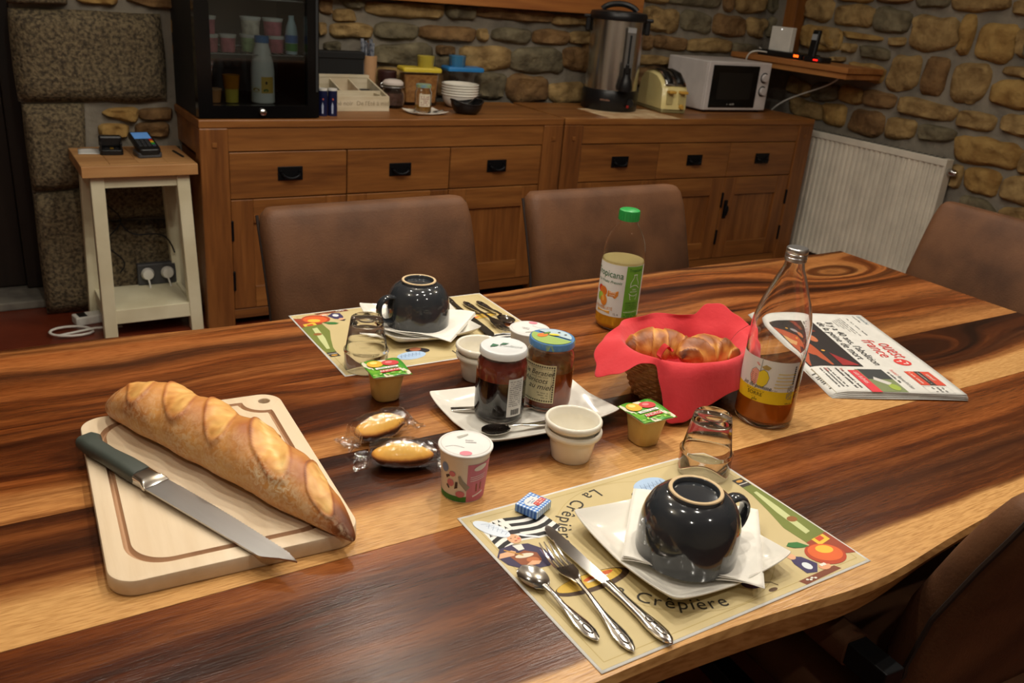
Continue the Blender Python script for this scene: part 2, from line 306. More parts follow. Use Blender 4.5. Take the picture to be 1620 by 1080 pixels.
MB().box(-0.75,3.99,0.04,0.175,4.05,2.1).build('door_leaf', m_darkwood, d, smooth=False, bevel=0.004)
MB().box(0.175,3.95,0.04,0.235,4.06,2.16).build('door_jamb', m_darkwood, d, smooth=False, bevel=0.004)
MB().box(-0.81,3.95,0.04,-0.75,4.06,2.16).build('door_jamb', m_darkwood, d, smooth=False, bevel=0.004)
struct(MB().box(-0.85,3.80,0.0,0.235,4.06,0.035).build('trim_1', M('threshold_stone', (120,116,106), 0.8, col2=(95,90,84), vs=12), smooth=False, bevel=0.006))

m_st = [M('stone_ochre', (172,144,94), 0.92, col2=(120,94,56), vs=14, bump=0.010, bs=40, detail=8, contrast=(0.3,0.7)),
        M('stone_gold', (178,146,86), 0.92, col2=(130,96,48), vs=11, bump=0.010, bs=36, detail=8, contrast=(0.3,0.7)),
        M('stone_brown', (140,108,68), 0.92, col2=(92,66,38), vs=12, bump=0.010, bs=40, detail=8, contrast=(0.3,0.7)),
        M('stone_grey', (128,118,92), 0.92, col2=(82,74,56), vs=13, bump=0.010, bs=40, detail=8, contrast=(0.3,0.7))]
m_granite = M('granite', (120,106,80), 0.9, col2=(66,57,44), vs=75, bump=0.006, bs=110, detail=9, contrast=(0.38,0.60))
def stone(name, parent, quad, fn, depth, mat, seed, nu=11, nv=8, rnd=0.16, rough=0.020, wob=0.10, grow=1.11):
    q = [Vector((a, b, 0)) for a, b in quad]; rs = random.Random(seed); off = Vector((rs.uniform(0,90), rs.uniform(0,90), seed*0.7))
    size = min((q[0]-q[1]).length, (q[1]-q[2]).length)
    vs = []; fs = []
    def pt(i, j):
        s, t = -1+2*i/nu, -1+2*j/nv
        s *= grow; t *= grow; k = 1 - rnd*0.5*(abs(s)**4)*(abs(t)**4)
        s2, t2 = s*k, t*k
        u, v = (s2+1)/2, (t2+1)/2
        p = (q[0]*(1-u)+q[1]*u)*(1-v) + (q[3]*(1-u)+q[2]*u)*v
        e = mnoise.noise(Vector((p.x*9, p.y*9, 0))+off)*wob*size
        edge = max(abs(s), abs(t)); p = p + Vector((e*0.8, mnoise.noise(Vector((p.x*11, p.y*11, 7))+off)*wob*size, 0))*edge**3
        h = depth*(1-min(1,abs(s)/grow)**9*0.5)*(1-min(1,abs(t)/grow)**9*0.5) + rough*mnoise.fractal(Vector((p.x*16, p.y*16, 3))+off, 0.8, 2.1, 4)
        if edge > grow-0.02: h = depth*0.25
        return p, max(h, 0.002)
    idx = {}
    for j in range(nv+1):
        for i in range(nu+1):
            p, h = pt(i, j); idx[(i,j)] = len(vs); vs.append(fn(p.x, p.y, h))
    for j in range(nv):
        for i in range(nu): fs.append((idx[(i,j)], idx[(i+1,j)], idx[(i+1,j+1)], idx[(i,j+1)]))
    ring = [(i,0) for i in range(nu)]+[(nu,j) for j in range(nv)]+[(i,nv) for i in range(nu,0,-1)]+[(0,j) for j in range(nv,0,-1)]
    base = len(vs)
    for ij in ring:
        p, h = pt(*ij); vs.append(fn(p.x, p.y, -0.02))
    n = len(ring)
    for k in range(n): fs.append((idx[ring[k]], base+k, base+(k+1) % n, idx[ring[(k+1) % n]]))
    return MB().add(vs, fs).build(name, mat, parent, angle=60)
BK = lambda u, v, h: (u, 3.90-h, v)
RT = lambda u, v, h: (4.22-h, u, v)
LB = lambda u, v, h: (u, 3.725-h, v)
for k, qd in enumerate(BACK_STONES): stone('stone', wall_back, qd, BK, 0.030, m_st[[0,1,2,0,1,3,2,0][(k*5+k//3) % 8]], k)
for k, qd in enumerate(RIGHT_STONES): stone('stone', wall_right, qd, RT, 0.032, m_st[[0,1,0,3,2,1,0,0][(k*3+k//4) % 8]], 200+k)
for k, qd in enumerate(LEFT_STONES): stone('stone', wall_left_back, qd, LB, 0.03, m_st[[1,2][k % 2]], 400+k)
for k, qd in enumerate(GRANITE): stone('granite_block', wall_left_back, [(a, max(b, 0.002)) for a, b in qd], LB, 0.06, m_granite, 500+k, nu=14, nv=10, rnd=0.03, rough=0.005, wob=0.02, grow=1.0)

m_oak = wood_mat('oak', (154,102,50), (131,82,37), (99,58,25), 'x', 1.0, 0.42)
m_oakv = wood_mat('oak_vertical', (148,96,47), (124,76,34), (94,54,23), 'z', 1.0, 0.42)
m_pine = wood_mat('shelf_oak', (186,130,72), (168,110,58), (140,86,42), 'y', 1.0, 0.5)
m_pinex = wood_mat('shelf_oak_long', (188,128,66), (168,106,50), (138,80,36), 'x', 0.7, 0.5)
# ceiling spots out of view; the hanging bulbs are added as fill light
m_ring = M('spot_ring', (200,200,196), 0.3, metal=0.8)
for i, (x, y, wt, wide) in enumerate(LAMPS):
    t = thing('ceiling_lamp', 'small round metal ceiling lamp out of view, some added as fill light', 'lamp', (x, y, CEIL), group='ceiling spots')
    MB().lathe([(0.030,0.0),(0.045,0.0),(0.047,-0.006),(0.040,-0.012),(0.032,-0.010),(0.030,0.0)], 24).build('ring', m_ring, t)
    ld = bpy.data.lights.new('bulb', 'POINT' if wide else 'SPOT')
    if not wide: ld.spot_size = R_(164); ld.spot_blend = 0.9
    ld.energy = wt; ld.color = WARM; ld.shadow_soft_size = 0.022
    lo = bpy.data.objects.new('bulb', ld); COL.objects.link(lo); lo.parent = t; lo.location = (0,0,-0.16 if wide else -0.03)
    if wide: MB().lathe([(0,0),(0.012,0),(0.012,-0.115),(0.020,-0.125),(0.0,-0.127)],16).build('fill_bulb_stem', m_ring, t)
# ------------------------------------------------------------------ oak fittings on the walls
t = thing('wall_board', 'long oak board fixed high on the stone wall above the sideboards', 'board', (2.2, 3.83, T+0.515))
MB().box(-1.0,-0.02,0,0.955,0.05,0.16).build('plank', m_pinex, t, smooth=False, bevel=0.003)
tag(MB().box(-0.04,-0.045,0,0.04,0.04,1.4).build('corner_post', m_oakv, None, (4.165,3.69,T+0.372), smooth=False, bevel=0.004), 'slim vertical oak post against the stone wall behind the corner shelf', 'post')
t = thing('corner_shelf', 'thick two-layer oak shelf mounted in the stone corner above the microwave', 'shelf', (3.9, 3.04, T+0.310))
MB().box(0,0,0.030,0.29,0.83,0.058).build('top_plank', m_pine, t, smooth=False, bevel=0.002)
MB().box(0.012,0.012,0,0.29,0.83,0.028).build('under_plank', m_pine, t, smooth=False, bevel=0.002)
for yy in (): MB().prism([(0,0),(0.18,0),(0,-0.16)],-0.01,0.01).xf(lambda x,y,z: (0.29-x, yy+z, y)).build('bracket', M('black_iron',(28,28,30),0.5,metal=0.6), t, smooth=False)

# ------------------------------------------------------------------ radiator
m_rad = M('radiator_enamel', (226,220,204), 0.35)
t = thing('radiator', 'white ribbed panel radiator on the right stone wall', 'radiator', (4.13, 2.53, 0.06))
RW, RH = 1.05, 0.69
ys = []; 
n = 32
def radp(u, v):
    y = u*RW; s = (u*n) % 1.0
    d = 0.0 if s < 0.35 else (0.008 if s > 0.5 and s < 0.85 else 0.004)
    return (d, y, 0.02+v*(RH-0.05))
MB().grid(lambda u, v: radp(u, v), n*6, 1).build('front_panel', m_rad, t, smooth=False)
MB().box(0.012,0,0.02,0.050,RW,RH-0.03).build('core', m_rad, t, smooth=False)
MB().box(-0.004,-0.004,RH-0.035,0.055,RW,RH).build('top_grille', m_rad, t, smooth=False, bevel=0.004)
MB().box(-0.004,-0.006,0.0,0.055,0.0,RH).build('side_panel', m_rad, t, smooth=False, bevel=0.003)
for k in range(30):
    MB().box(0.010,0.03+k*0.034,RH-0.001,0.048,0.05+k*0.034,RH+0.0015).build('grille_slot', M('slot_dark',(60,58,54),0.7), t, smooth=False)
v = MB().lathe([(0,0),(0.016,0),(0.018,0.01),(0.016,0.035),(0.010,0.045),(0,0.045)],16).xf(lambda x,y,z: (0.030+x,-0.006-z,RH-0.06+y)).build('valve', M('chrome',(200,200,200),0.15,metal=1.0), t)

# ------------------------------------------------------------------ sideboards
m_iron = M('handle_iron', (26,27,30), 0.45, metal=0.7)
m_gap = M('shadow_gap', (30,16,8), 0.9)
def sideboard(label, loc, rz, W):
    H = SB; D = 0.50
    t = thing('sideboard', label, 'sideboard', loc, rz)
    MB().box(0,0,H-0.030,W,D,H).build('top', m_oak, t, smooth=False, bevel=0.004)
    pw = 0.105
    for x in (0, W-pw):
        MB().box(x,0,0,x+pw,0.07,H-0.030).build('post', m_oakv, t, smooth=False, bevel=0.005)
        MB().box(x,D-0.07,0,x+pw,D,H-0.030).build('post', m_oakv, t, smooth=False, bevel=0.005)
        MB().box(x+0.045,-0.004,H-0.10,x+0.062,0.0,H-0.083).build('peg', m_gap if False else m_oak, t, smooth=False)
        for s in (0,):
            xs = x+0.02 if x == 0 else x+0.05
            MB().box(xs,0.07,0.05,xs+0.03,D-0.07,H-0.16).build('side_panel', m_oakv, t, smooth=False)
            MB().box(xs-0.012 if x == 0 else xs,0.07,H-0.14,xs+0.045,D-0.07,H-0.03).build('side_rail', m_oak, t, smooth=False, bevel=0.003)
    MB().box(pw,0.006,H-0.118,W-pw,0.05,H-0.030).build('top_rail', m_oak, t, smooth=False, bevel=0.003)
    MB().box(pw,0.012,0.035,W-pw,0.05,0.075).build('bottom_rail', m_oak, t, smooth=False, bevel=0.003)
    MB().box(pw,0.04,0.05,W-pw,D-0.02,H-0.04).build('carcass', m_gap, t, smooth=False)
    dw = (W-2*pw)/3
    for k in range(3):
        x0, x1 = pw+k*dw+0.002, pw+(k+1)*dw-0.002
        dr = MB().box(x0,0.008,H-0.300,x1,0.05,H-0.122).build('drawer', m_oak, t, smooth=False, bevel=0.003)
        xc = (x0+x1)/2; zc = H-0.208
        MB().box(xc-0.050,0.004,zc-0.026,xc+0.050,0.008,zc+0.028).build('backplate', m_iron, dr, smooth=False, bevel=0.003)
        MB().tube([(xc+0.038*math.cos(a), 0.0+(-0.012 if 0.2 < i/14 < 0.8 else 0.002), zc+0.012-0.028*math.sin(a)) for i, a in enumerate([math.pi*j/14 for j in range(15)])],0.005,8).build('pull', m_iron, dr)
        dz0, dz1 = 0.078, H-0.304
        do = MB().box(x0,0.018,dz0,x1,0.045,dz1).build('door', m_oakv, t, smooth=False, bevel=0.003)
        st = 0.085
        MB().box(x0,0.008,dz0,x0+st,0.02,dz1).build('stile', m_oakv, do, smooth=False, bevel=0.003)
        MB().box(x1-st,0.008,dz0,x1,0.02,dz1).build('stile', m_oakv, do, smooth=False, bevel=0.003)
        MB().box(x0+st,0.008,dz1-0.095,x1-st,0.02,dz1).build('rail', m_oak, do, smooth=False, bevel=0.003)
        MB().box(x0+st,0.008,dz0,x1-st,0.02,dz0+0.09).build('rail', m_oak, do, smooth=False, bevel=0.003)
        hx = x0 if k < 1 else x1                  # hinge side
        lx = x1-0.03 if k < 1 else x0+0.03
        for zz in (dz1-0.12, dz0+0.12):
            MB().box(hx-0.005,0.0,zz-0.04,hx+0.006,0.012,zz+0.04).build('hinge', m_iron, do, smooth=False, bevel=0.002)
        zl = (dz0+dz1)/2+0.05
        MB().box(lx-0.012,0.003,zl-0.05,lx+0.012,0.009,zl+0.05).build('latch_plate', m_iron, do, smooth=False, bevel=0.003)
        MB().lathe([(0,0),(0.010,0.0),(0.014,0.02),(0.008,0.05),(0,0.055)],12).xf(lambda x,y,z: (lx+x, -0.006+y*0.7, zl-z+0.02)).build('drop_pull', m_iron, do)
    return t
SBY = 3.33
sideboard('oak sideboard with three drawers carrying the glass-door fridge', (0.757, SBY, 0), 0, 1.622)
sideboard('oak sideboard with three drawers carrying the urn and microwave', (2.387, SBY, 0), R_(-2.4), 1.62)

# ------------------------------------------------------------------ tall stool-table
m_cream = M('cream_paint', (226,220,190), 0.5, col2=(212,204,172), vs=6)
m_block = wood_mat('stool_top_wood', (196,150,98), (180,132,82), (156,108,64), 'x', 1.0, 0.5)
t = thing('side_table', 'tall cream-painted side table with a light wooden top', 'side table', (0.355, 3.32, 0))
SH = T-0.080; SWd = 0.390; SD = 0.36
for k in range(4):
    a = SWd*k/4; b = SWd*(k+1)/4
    MB().box(a+0.0004,0.035,SH-0.040,b-0.0004,SD,SH).build('top_plank', m_block, t, smooth=False, bevel=0.0015)
MB().box(0,0,SH-0.040,SWd,0.034,SH).build('top_edge', m_block, t, smooth=False, bevel=0.002)
def leg(xt, yt, xb, yb, s=0.046):
    h = s/2
    MB().hexa([(xb-h,yb-h,0),(xb+h,yb-h,0),(xb+h,yb+h,0),(xb-h,yb+h,0),(xt-h,yt-h,SH-0.04),(xt+h,yt-h,SH-0.04),(xt+h,yt+h,SH-0.04),(xt-h,yt+h,SH-0.04)]).build('leg', m_cream, t, smooth=False, bevel=0.003)
leg(0.050,0.045,0.050,0.062); leg(0.340,0.045,0.366,0.062); leg(0.050,0.315,0.034,0.335); leg(0.340,0.315,0.366,0.335)
MB().box(0.07,0.032,SH-0.085,0.32,0.05,SH-0.04).build('apron', m_cream, t, smooth=False, bevel=0.002)
MB().box(0.07,0.31,SH-0.085,0.32,0.328,SH-0.04).build('apron', m_cream, t, smooth=False, bevel=0.002)
for x in (0.042, 0.330): MB().box(x,0.065,SH-0.085,x+0.018,0.295,SH-0.04).build('apron', m_cream, t, smooth=False, bevel=0.002)
MB().box(0.06,0.045,0.095,0.345,0.325,0.115).build('shelf', m_cream, t, smooth=False, bevel=0.002)
MB().box(0.072,0.042,0.062,0.342,0.060,0.118).build('stretcher', m_cream, t, smooth=False, bevel=0.002)
for x in (0.036, 0.346): MB().box(x,0.08,0.062,x+0.016,0.315,0.118).build('stretcher', m_cream, t, smooth=False, bevel=0.002)
# things on and behind it
m_blk = M('black_plastic', (20,20,22), 0.35)
m_blkm = M('black_matte', (16,16,17), 0.7)
zt = SH
tag(MB().grid(lambda u, v: (u*0.075, v*0.10, 0.0008+0.002*math.sin(3*u)*v), 6, 6).build('receipt', M('receipt_paper',(230,230,226),0.8), None, (0.375,3.545,zt), (0,0,R_(-6)), solid=0.0006), 'white paper slip at the back corner of the tall side table', 'paper')
t = thing('charging_dock', 'small black charging dock between the paper slip and the card reader', 'dock', (0.488, 3.55, zt), R_(-6))
MB().prism(rrect(0.080,0.085,0.012),0,0.020).build('base', m_blk, t, bevel=0.003)
MB().box(-0.040,0.010,0.02,0.040,0.042,0.062).build('back_cradle', m_blk, t, smooth=False, bevel=0.008)
for x in (-0.037, 0.031): MB().box(x,-0.035,0.018,x+0.006,0.012,0.045).build('side_wall', m_blk, t, smooth=False, bevel=0.002)
for k in range(3): MB().box(-0.022+k*0.018,-0.020,0.0200,-0.010+k*0.018,0.002,0.0215).build('contact', M('brass_contact',(180,140,40),0.3,metal=0.6) if k == 1 else m_blkm, t, smooth=False)
t = thing('card_reader', 'black card payment terminal with a blue screen on the side table', 'card reader', (0.600, 3.52, zt), R_(4))
tilt = lambda x, y, z: (x, y, z + 0.012 + (y+0.08)*0.22)
MB().prism(rrect(0.078,0.165,0.014),0,0.022).xf(tilt).build('body', m_blk, t, bevel=0.004)
MB().prism(rrect(0.086,0.09,0.012,cy=-0.035),0,0.020).build('cradle', M('grey_plastic',(70,72,76),0.4), t, bevel=0.004)
MB().box(-0.030,0.015,0.0222,0.030,0.070,0.0232).xf(tilt).build('screen', M('lcd_blue',(92,140,200),0.2,emit=0.35), t, smooth=False)
for r in range(4):
    for c in range(4):
        col = [(210,212,214)]*3
        km = M('key_grey',(52,54,58),0.5) if c < 3 else M(['key_red','key_yellow','key_green','key_blue'][r], [(190,40,30),(220,170,30),(40,150,60),(60,70,90)][r], 0.5)
        MB().box(-0.031+c*0.016,-0.006-r*0.016,0.022,-0.019+c*0.016,0.005-r*0.016,0.0245).xf(tilt).build('key', km, t, smooth=False)
tag(MB().box(-0.004,-0.06,0,0.004,0.06,0.006).build('black_pen', m_blkm, None, (0.715,3.50,zt), (0,0,R_(6)), bevel=0.002), 'slim black stick lying on the right edge of the side table', 'pen')
# wall socket and cables
m_white = M('white_plastic', (228,226,218), 0.4)
t = thing('wall_socket', 'grey double wall socket with two white plugs behind the side table', 'socket', (0.63, 3.655, 0.16))
MB().box(-0.075,-0.030,-0.045,0.075,0.0,0.045).build('socket_box', M('socket_grey',(70,70,72),0.5), t, smooth=False, bevel=0.006)
MB().box(-0.075,-0.034,-0.052,0.075,-0.0,-0.046).build('lower_edge', m_white, t, smooth=False)
for x in (-0.038, 0.038):
    MB().lathe([(0,0),(0.024,0),(0.026,0.008),(0.020,0.024),(0,0.028)],20).xf(lambda a,b,c: (x+a,-0.030-c,0.006+b)).build('plug', m_white, t)
tag(MB().tube(bez((0.592,3.605,0.145),(0.60,3.57,0.10),(0.58,3.60,0.06),(0.575,3.62,0.004),14),0.0035,8).build('plug_cable', m_white), 'white cable dropping from the left plug behind the side table', 'cable')
tag(MB().tube(bez((0.668,3.605,0.145),(0.675,3.57,0.10),(0.69,3.60,0.06),(0.70,3.62,0.004),14),0.0035,8).build('plug_cable', m_white), 'white cable dropping from the right plug behind the side table', 'cable')
tag(MB().tube([(0.48+0.03*math.sin(i*0.7), 3.62-0.0, 0.62-i*0.020) for i in range(23)],0.003,6).build('reader_cable', m_blkm), 'thin black cable hanging behind the tall side table', 'cable')
tag(MB().tube(bez((0.50,3.61,0.40),(0.55,3.60,0.26),(0.66,3.60,0.42),(0.70,3.61,0.25),16),0.003,6).build('reader_cable', m_blkm), 'black cable looping in front of the wall socket', 'cable')
t = thing('power_strip', 'white power strip on the floor behind the cream table leg', 'power strip', (0.345, 3.58, 0.0), R_(10))
MB().box(-0.045,-0.03,0,0.13,0.03,0.035).build('body', m_white, t, smooth=False, bevel=0.005)
MB().box(-0.03,-0.022,0.035,0.0,0.022,0.037).build('switch', m_blk, t, smooth=False)
loop = [(0.30+0.075*math.cos(a)-0.02, 3.47+0.05*math.sin(a), 0.006+0.012*abs(math.sin(a*0.5))) for a in [i*2*math.pi/20*1.5+0.4 for i in range(22)]]
tag(MB().tube(loop+[(0.36,3.46,0.02),(0.46,3.48,0.006)],0.0045,8).build('white_cable', m_white), 'white cable coiled on the floor beside the side table leg', 'cable')
# ------------------------------------------------------------------ the dining table
def table_wood(name, y0, y1, stops, seed, amp=0.30, knots=()):
    m = bpy.data.materials.new(name); m.use_nodes = True; nt = m.node_tree; bs = nt.nodes['Principled BSDF']; N = nt.nodes.new; L = nt.links.new
    def math_(op, a, b=None, c=None):
        n = N('ShaderNodeMath'); n.operation = op
        for i, v in enumerate((a, b, c)):
            if v is None: continue
            if hasattr(v, 'is_linked') or hasattr(v, 'links'): L(v, n.inputs[i])
            else: n.inputs[i].default_value = v
        return n.outputs[0]
    tc = N('ShaderNodeTexCoord'); sp = N('ShaderNodeSeparateXYZ'); L(tc.outputs['Object'], sp.inputs[0])
    x, y = sp.outputs[0], sp.outputs[1]
    def nz(sx, sy, off, detail=3, yy=None, rough=0.5, dist=0.0):
        cb = N('ShaderNodeCombineXYZ'); L(math_('MULTIPLY', x, sx), cb.inputs[0]); L(math_('MULTIPLY', yy if yy is not None else y, sy), cb.inputs[1]); cb.inputs[2].default_value = off
        n = N('ShaderNodeTexNoise'); n.inputs['Scale'].default_value = 1.0; n.inputs['Detail'].default_value = detail; n.inputs['Roughness'].default_value = rough; n.inputs['Distortion'].default_value = dist
        L(cb.outputs[0], n.inputs['Vector']); return n.outputs['Fac']
    t = math_('MULTIPLY', math_('SUBTRACT', y, y0), 1.0/(y1-y0))
    w1 = math_('MULTIPLY', math_('SUBTRACT', nz(1.6, 2.2, seed, 3), 0.5), amp*2)
    t = math_('ADD', t, w1); ring = None; kk = None
    for kx, ky, sx, sy, a in knots:
        dx = math_('MULTIPLY', math_('SUBTRACT', x, kx), 1.0/sx); dy = math_('MULTIPLY', math_('SUBTRACT', y, ky), 1.0/sy)
        d2 = math_('ADD', math_('MULTIPLY', dx, dx), math_('MULTIPLY', dy, dy))
        g = math_('POWER', 2.718, math_('MULTIPLY', d2, -1.0)); t = math_('ADD', t, math_('MULTIPLY', g, a))
    # broad dark streaks that follow the warped grain
    cbs = nz(0.9, 7.5, seed+3.1, 4, yy=math_('MULTIPLY', t, (y1-y0)*1.6), rough=0.55, dist=0.3)
    cbf = nz(1.6, 42.0, seed+5.7, 4, yy=math_('MULTIPLY', t, (y1-y0)), rough=0.6)
    fine = nz(40.0, 480.0, seed+9.0, 3)
    rp = N('ShaderNodeValToRGB'); e = rp.color_ramp.elements; e[0].position = stops[0][0]; e[0].color = lin(stops[0][1]); e[1].position = stops[-1][0]; e[1].color = lin(stops[-1][1])
    for p, c in stops[1:-1]: k = e.new(p); k.color = lin(c)
    tp = math_('PINGPONG', t, 1.0)
    L(tp, rp.inputs['Fac'])
    r2 = N('ShaderNodeValToRGB'); e = r2.color_ramp.elements; e[0].position = 0.36; e[0].color = lin((96,72,58)); e[1].position = 0.56; e[1].color = (1,1,1,1); k = e.new(0.47); k.color = lin((190,172,156))
    L(cbs, r2.inputs['Fac'])
    r3 = N('ShaderNodeValToRGB'); e = r3.color_ramp.elements; e[0].position = 0.36; e[0].color = lin((140,108,86)); e[1].position = 0.54; e[1].color = (1,1,1,1); L(cbf, r3.inputs['Fac'])
    r4 = N('ShaderNodeValToRGB'); e = r4.color_ramp.elements; e[0].position = 0.3; e[0].color = lin((212,200,188)); e[1].position = 0.6; e[1].color = (1,1,1,1); L(fine, r4.inputs['Fac'])
    def mul(a, b, f=1.0):
        n = N('ShaderNodeMix'); n.data_type = 'RGBA'; n.blend_type = 'MULTIPLY'; n.inputs['Factor'].default_value = f; L(a, n.inputs[6]); L(b, n.inputs[7]); return n.outputs[2]
    lum = N('ShaderNodeRGBToBW'); L(rp.outputs[0], lum.inputs[0])
    mr = N('ShaderNodeMapRange'); mr.inputs['From Min'].default_value = 0.16; mr.inputs['From Max'].default_value = 0.36; mr.inputs['To Min'].default_value = 0.95; mr.inputs['To Max'].default_value = 0.10; L(lum.outputs[0], mr.inputs['Value'])
    def mulf(a, b, f):
        n = N('ShaderNodeMix'); n.data_type = 'RGBA'; n.blend_type = 'MULTIPLY'; L(f, n.inputs['Factor']); L(a, n.inputs[6]); L(b, n.inputs[7]); return n.outputs[2]
    c = mul(mulf(mulf(rp.outputs[0], r2.outputs[0], mr.outputs[0]), r3.outputs[0], math_('MULTIPLY', mr.outputs[0], 0.75)), r4.outputs[0])
    L(c, bs.inputs['Base Color']); bs.inputs['Roughness'].default_value = 0.26; bs.inputs['Specular IOR Level'].default_value = 0.36
    bp = N('ShaderNodeBump'); bp.inputs['Distance'].default_value = 0.0003; L(fine, bp.inputs['Height']); L(bp.outputs[0], bs.inputs['Normal'])
    return m
SAP=(208,160,100); HON=(182,126,72); ORA=(168,104,54); MID=(146,84,40); BRN=(116,65,30); DRK=(72,38,19)
planks = [
 (0.495, 0.7835, [(0.0,SAP),(0.135,SAP),(0.175,BRN),(0.40,DRK),(0.54,BRN),(0.70,MID),(0.84,BRN),(1.0,MID)], 1.3, 0.12, ()),
 (0.7845, 1.0045, [(0.0,SAP),(0.30,SAP),(0.40,HON),(0.50,BRN),(0.70,DRK),(0.86,BRN),(1.0,DRK)], 4.1, 0.09, ((1.63,0.930,0.20,0.062,0.62),(1.47,0.815,0.08,0.022,0.45))),
 (1.0055, 1.2495, [(0.0,HON),(0.22,HON),(0.36,ORA),(0.52,MID),(0.64,BRN),(0.80,ORA),(1.0,MID)], 7.7, 0.26, ((0.15,1.12,0.3,0.05,0.3),)),
 (1.2505, 1.53, [(0.0,MID),(0.14,ORA),(0.30,BRN),(0.42,MID),(0.58,DRK),(0.70,ORA),(0.84,MID),(0.95,HON),(1.0,BRN)], 11.9, 0.24, ((1.90,1.37,0.20,0.075,0.6),)),
]
TX0, TX1 = -0.45, 2.09
tab = thing('dining_table', 'long polished dining table of streaked dark and light planks with a live edge', 'table', (0,0,T))
for pi, (y0, y1, stops, seed, amp, kn) in enumerate(planks):
    mt = table_wood('table_plank_%d' % (pi+1), y0, y1, stops, seed, amp, kn)
    nx = 72
    def front(x): return 0.008*math.sin(5.1*x+0.6)+0.005*math.sin(11.3*x+1.0)+0.010*math.exp(-((x-0.86)/0.10)**2)*-0.6
    def back(x): return 0.008*math.sin(4.3*x+2.0)+0.004*math.sin(12.1*x)
    top0 = []; top1 = []; mid0 = []; bot0 = []; bot1 = []; mid1 = []
    for i in range(nx+1):
        x = TX0+(TX1-TX0)*i/nx
        a = y0+(front(x) if pi == 0 else 0); b = y1+(back(x) if pi == 3 else 0)
        top0.append((x,a,0)); top1.append((x,b,0))
        sl = 0.012 if pi == 0 else 0; sr = 0.030 if pi == 3 else 0
        mid0.append((x,a+(-0.003 if sl else 0),-0.010)); mid1.append((x,b+(0.003 if sr else 0),-0.010))
        bot0.append((x,a+sl+(0.006*math.sin(7*x) if sl else 0),-0.048)); bot1.append((x,b-sr,-0.048))
    rings = [[top0[i],mid0[i],bot0[i],bot1[i],mid1[i],top1[i]] for i in range(nx+1)]
    MB().rings(rings).build('plank', mt, tab, angle=25)
m_blksteel = M('black_steel', (24,24,26), 0.5, metal=0.5)
for x in (-0.15, 1.75):
    for y in (0.66, 1.33): MB().box(x-0.04,y-0.04,-T,x+0.04,y+0.04,-0.055).build('leg', m_blksteel, tab, smooth=False, bevel=0.003)
    MB().box(x-0.04,0.62,-0.055,x+0.04,1.37,-0.048).build('top_plate', m_blksteel, tab, smooth=False)
    MB().box(x-0.04,0.70,-T,x+0.04,1.29,-T+0.06).build('foot_bar', m_blksteel, tab, smooth=False, bevel=0.003)

# ------------------------------------------------------------------ chairs
m_leather = M('brown_leather', (104,69,44), 0.6, col2=(68,43,27), vs=7, bump=0.0006, bs=220, detail=6, contrast=(0.3,0.7), spec=0.3)
m_thread = M('stitch_dark', (40,26,18), 0.8)
def chair(label, loc, rz):
    """upholstered armchair; seat faces +y, origin on the floor under the backrest centre"""
    t = thing('dining_chair', label, 'chair', loc, rz, 'leather chairs round the table')
    W = 0.52
    def slab(zs, yf, yb, w):      # loft of rounded sections
        rings = []
        for z, a, b, ww in zip(zs, yf, yb, w):
            cy = (a+b)/2; th = (a-b); r = th*0.46
            rings.append([(x, cy+yy+0.018*((x/(ww/2))**2), z) for x, yy in rrect(ww, th, r, 5)])
        return rings
    zs = [0.44,0.50,0.565,0.58,0.595,0.68,0.78,0.84,0.872,0.885,0.888]
    yf = [0.095,0.090,0.080,0.070,0.076,0.066,0.030,0.005,-0.012,-0.022,-0.035]
    yb = [0.040,0.025,0.010,0.008,0.005,-0.012,-0.045,-0.066,-0.072,-0.068,-0.052]
    ww = [W-0.02]+[W]*7+[W-0.012,W-0.035,W-0.06]
    MB().rings(slab(zs,yf,yb,ww)).build('backrest', m_leather, t, angle=180)
    MB().tube([(-W/2+0.02+ (W-0.04)*i/20, 0.0745+0.018*((-1+2*i/20)**2)-0.003, 0.582) for i in range(21)],0.0022,6).build('back_seam', m_thread, t)
    for s in (-1, 1):
        MB().tube([(s*(W/2-0.001), (a+b)/2+0.018-0.012, z) for z, a, b in list(zip(zs,yf,yb))[:9]],0.0035,6).build('piping', m_thread, t)
    rings = []
    for y, z0, z1, w_ in ((0.02,0.40,0.46,W-0.06),(0.05,0.38,0.475,W-0.01),(0.30,0.375,0.485,W),(0.46,0.385,0.478,W-0.01),(0.50,0.40,0.455,W-0.05)):
        rings.append([(x, y, (z0+z1)/2+zz) for x, zz in rrect(w_, z1-z0, (z1-z0)*0.42, 5)])
    MB().rings(rings).build('seat', m_leather, t, angle=180)
    for s in (-1, 1):
        x = s*(W/2+0.045)
        MB().box(x-0.018,0.44,0,x+0.018,0.476,0.616).build('leg', m_blksteel, t, smooth=False, bevel=0.003)
        MB().box(x-0.018,0.02,0,x+0.018,0.056,0.40).build('leg', m_blksteel, t, smooth=False, bevel=0.003)
        MB().box(x-0.018,0.02,0.365,x+0.018,0.476,0.40).build('side_rail', m_blksteel, t, smooth=False, bevel=0.003)
        MB().box(x-0.017,0.030,0.582,x+0.017,0.44,0.616).build('arm_tube', m_blksteel, t, smooth=False, bevel=0.002)
        MB().rings([[(x+a, y, 0.599+b) for a, b in rrect(0.044,0.044,0.012,3)] for y in (0.092,0.42)]).build('arm_wrap', m_leather, t)
        MB().box(min(x,s*0.2),0.20,0.372,max(x,s*0.2),0.235,0.386).build('cross_bar', m_blksteel, t, smooth=False)
    return t
ch = chair('brown leather chair behind the far mug, nearest the fridge', (0.786, 1.80, 0), math.pi+R_(2.5))
copy_tree(ch, 'brown leather chair behind the orange juice bottle', (1.466, 1.80, 0), math.pi)
copy_tree(ch, 'brown leather chair at the right end of the table by the radiator', (2.435, 1.23, 0), math.pi/2)
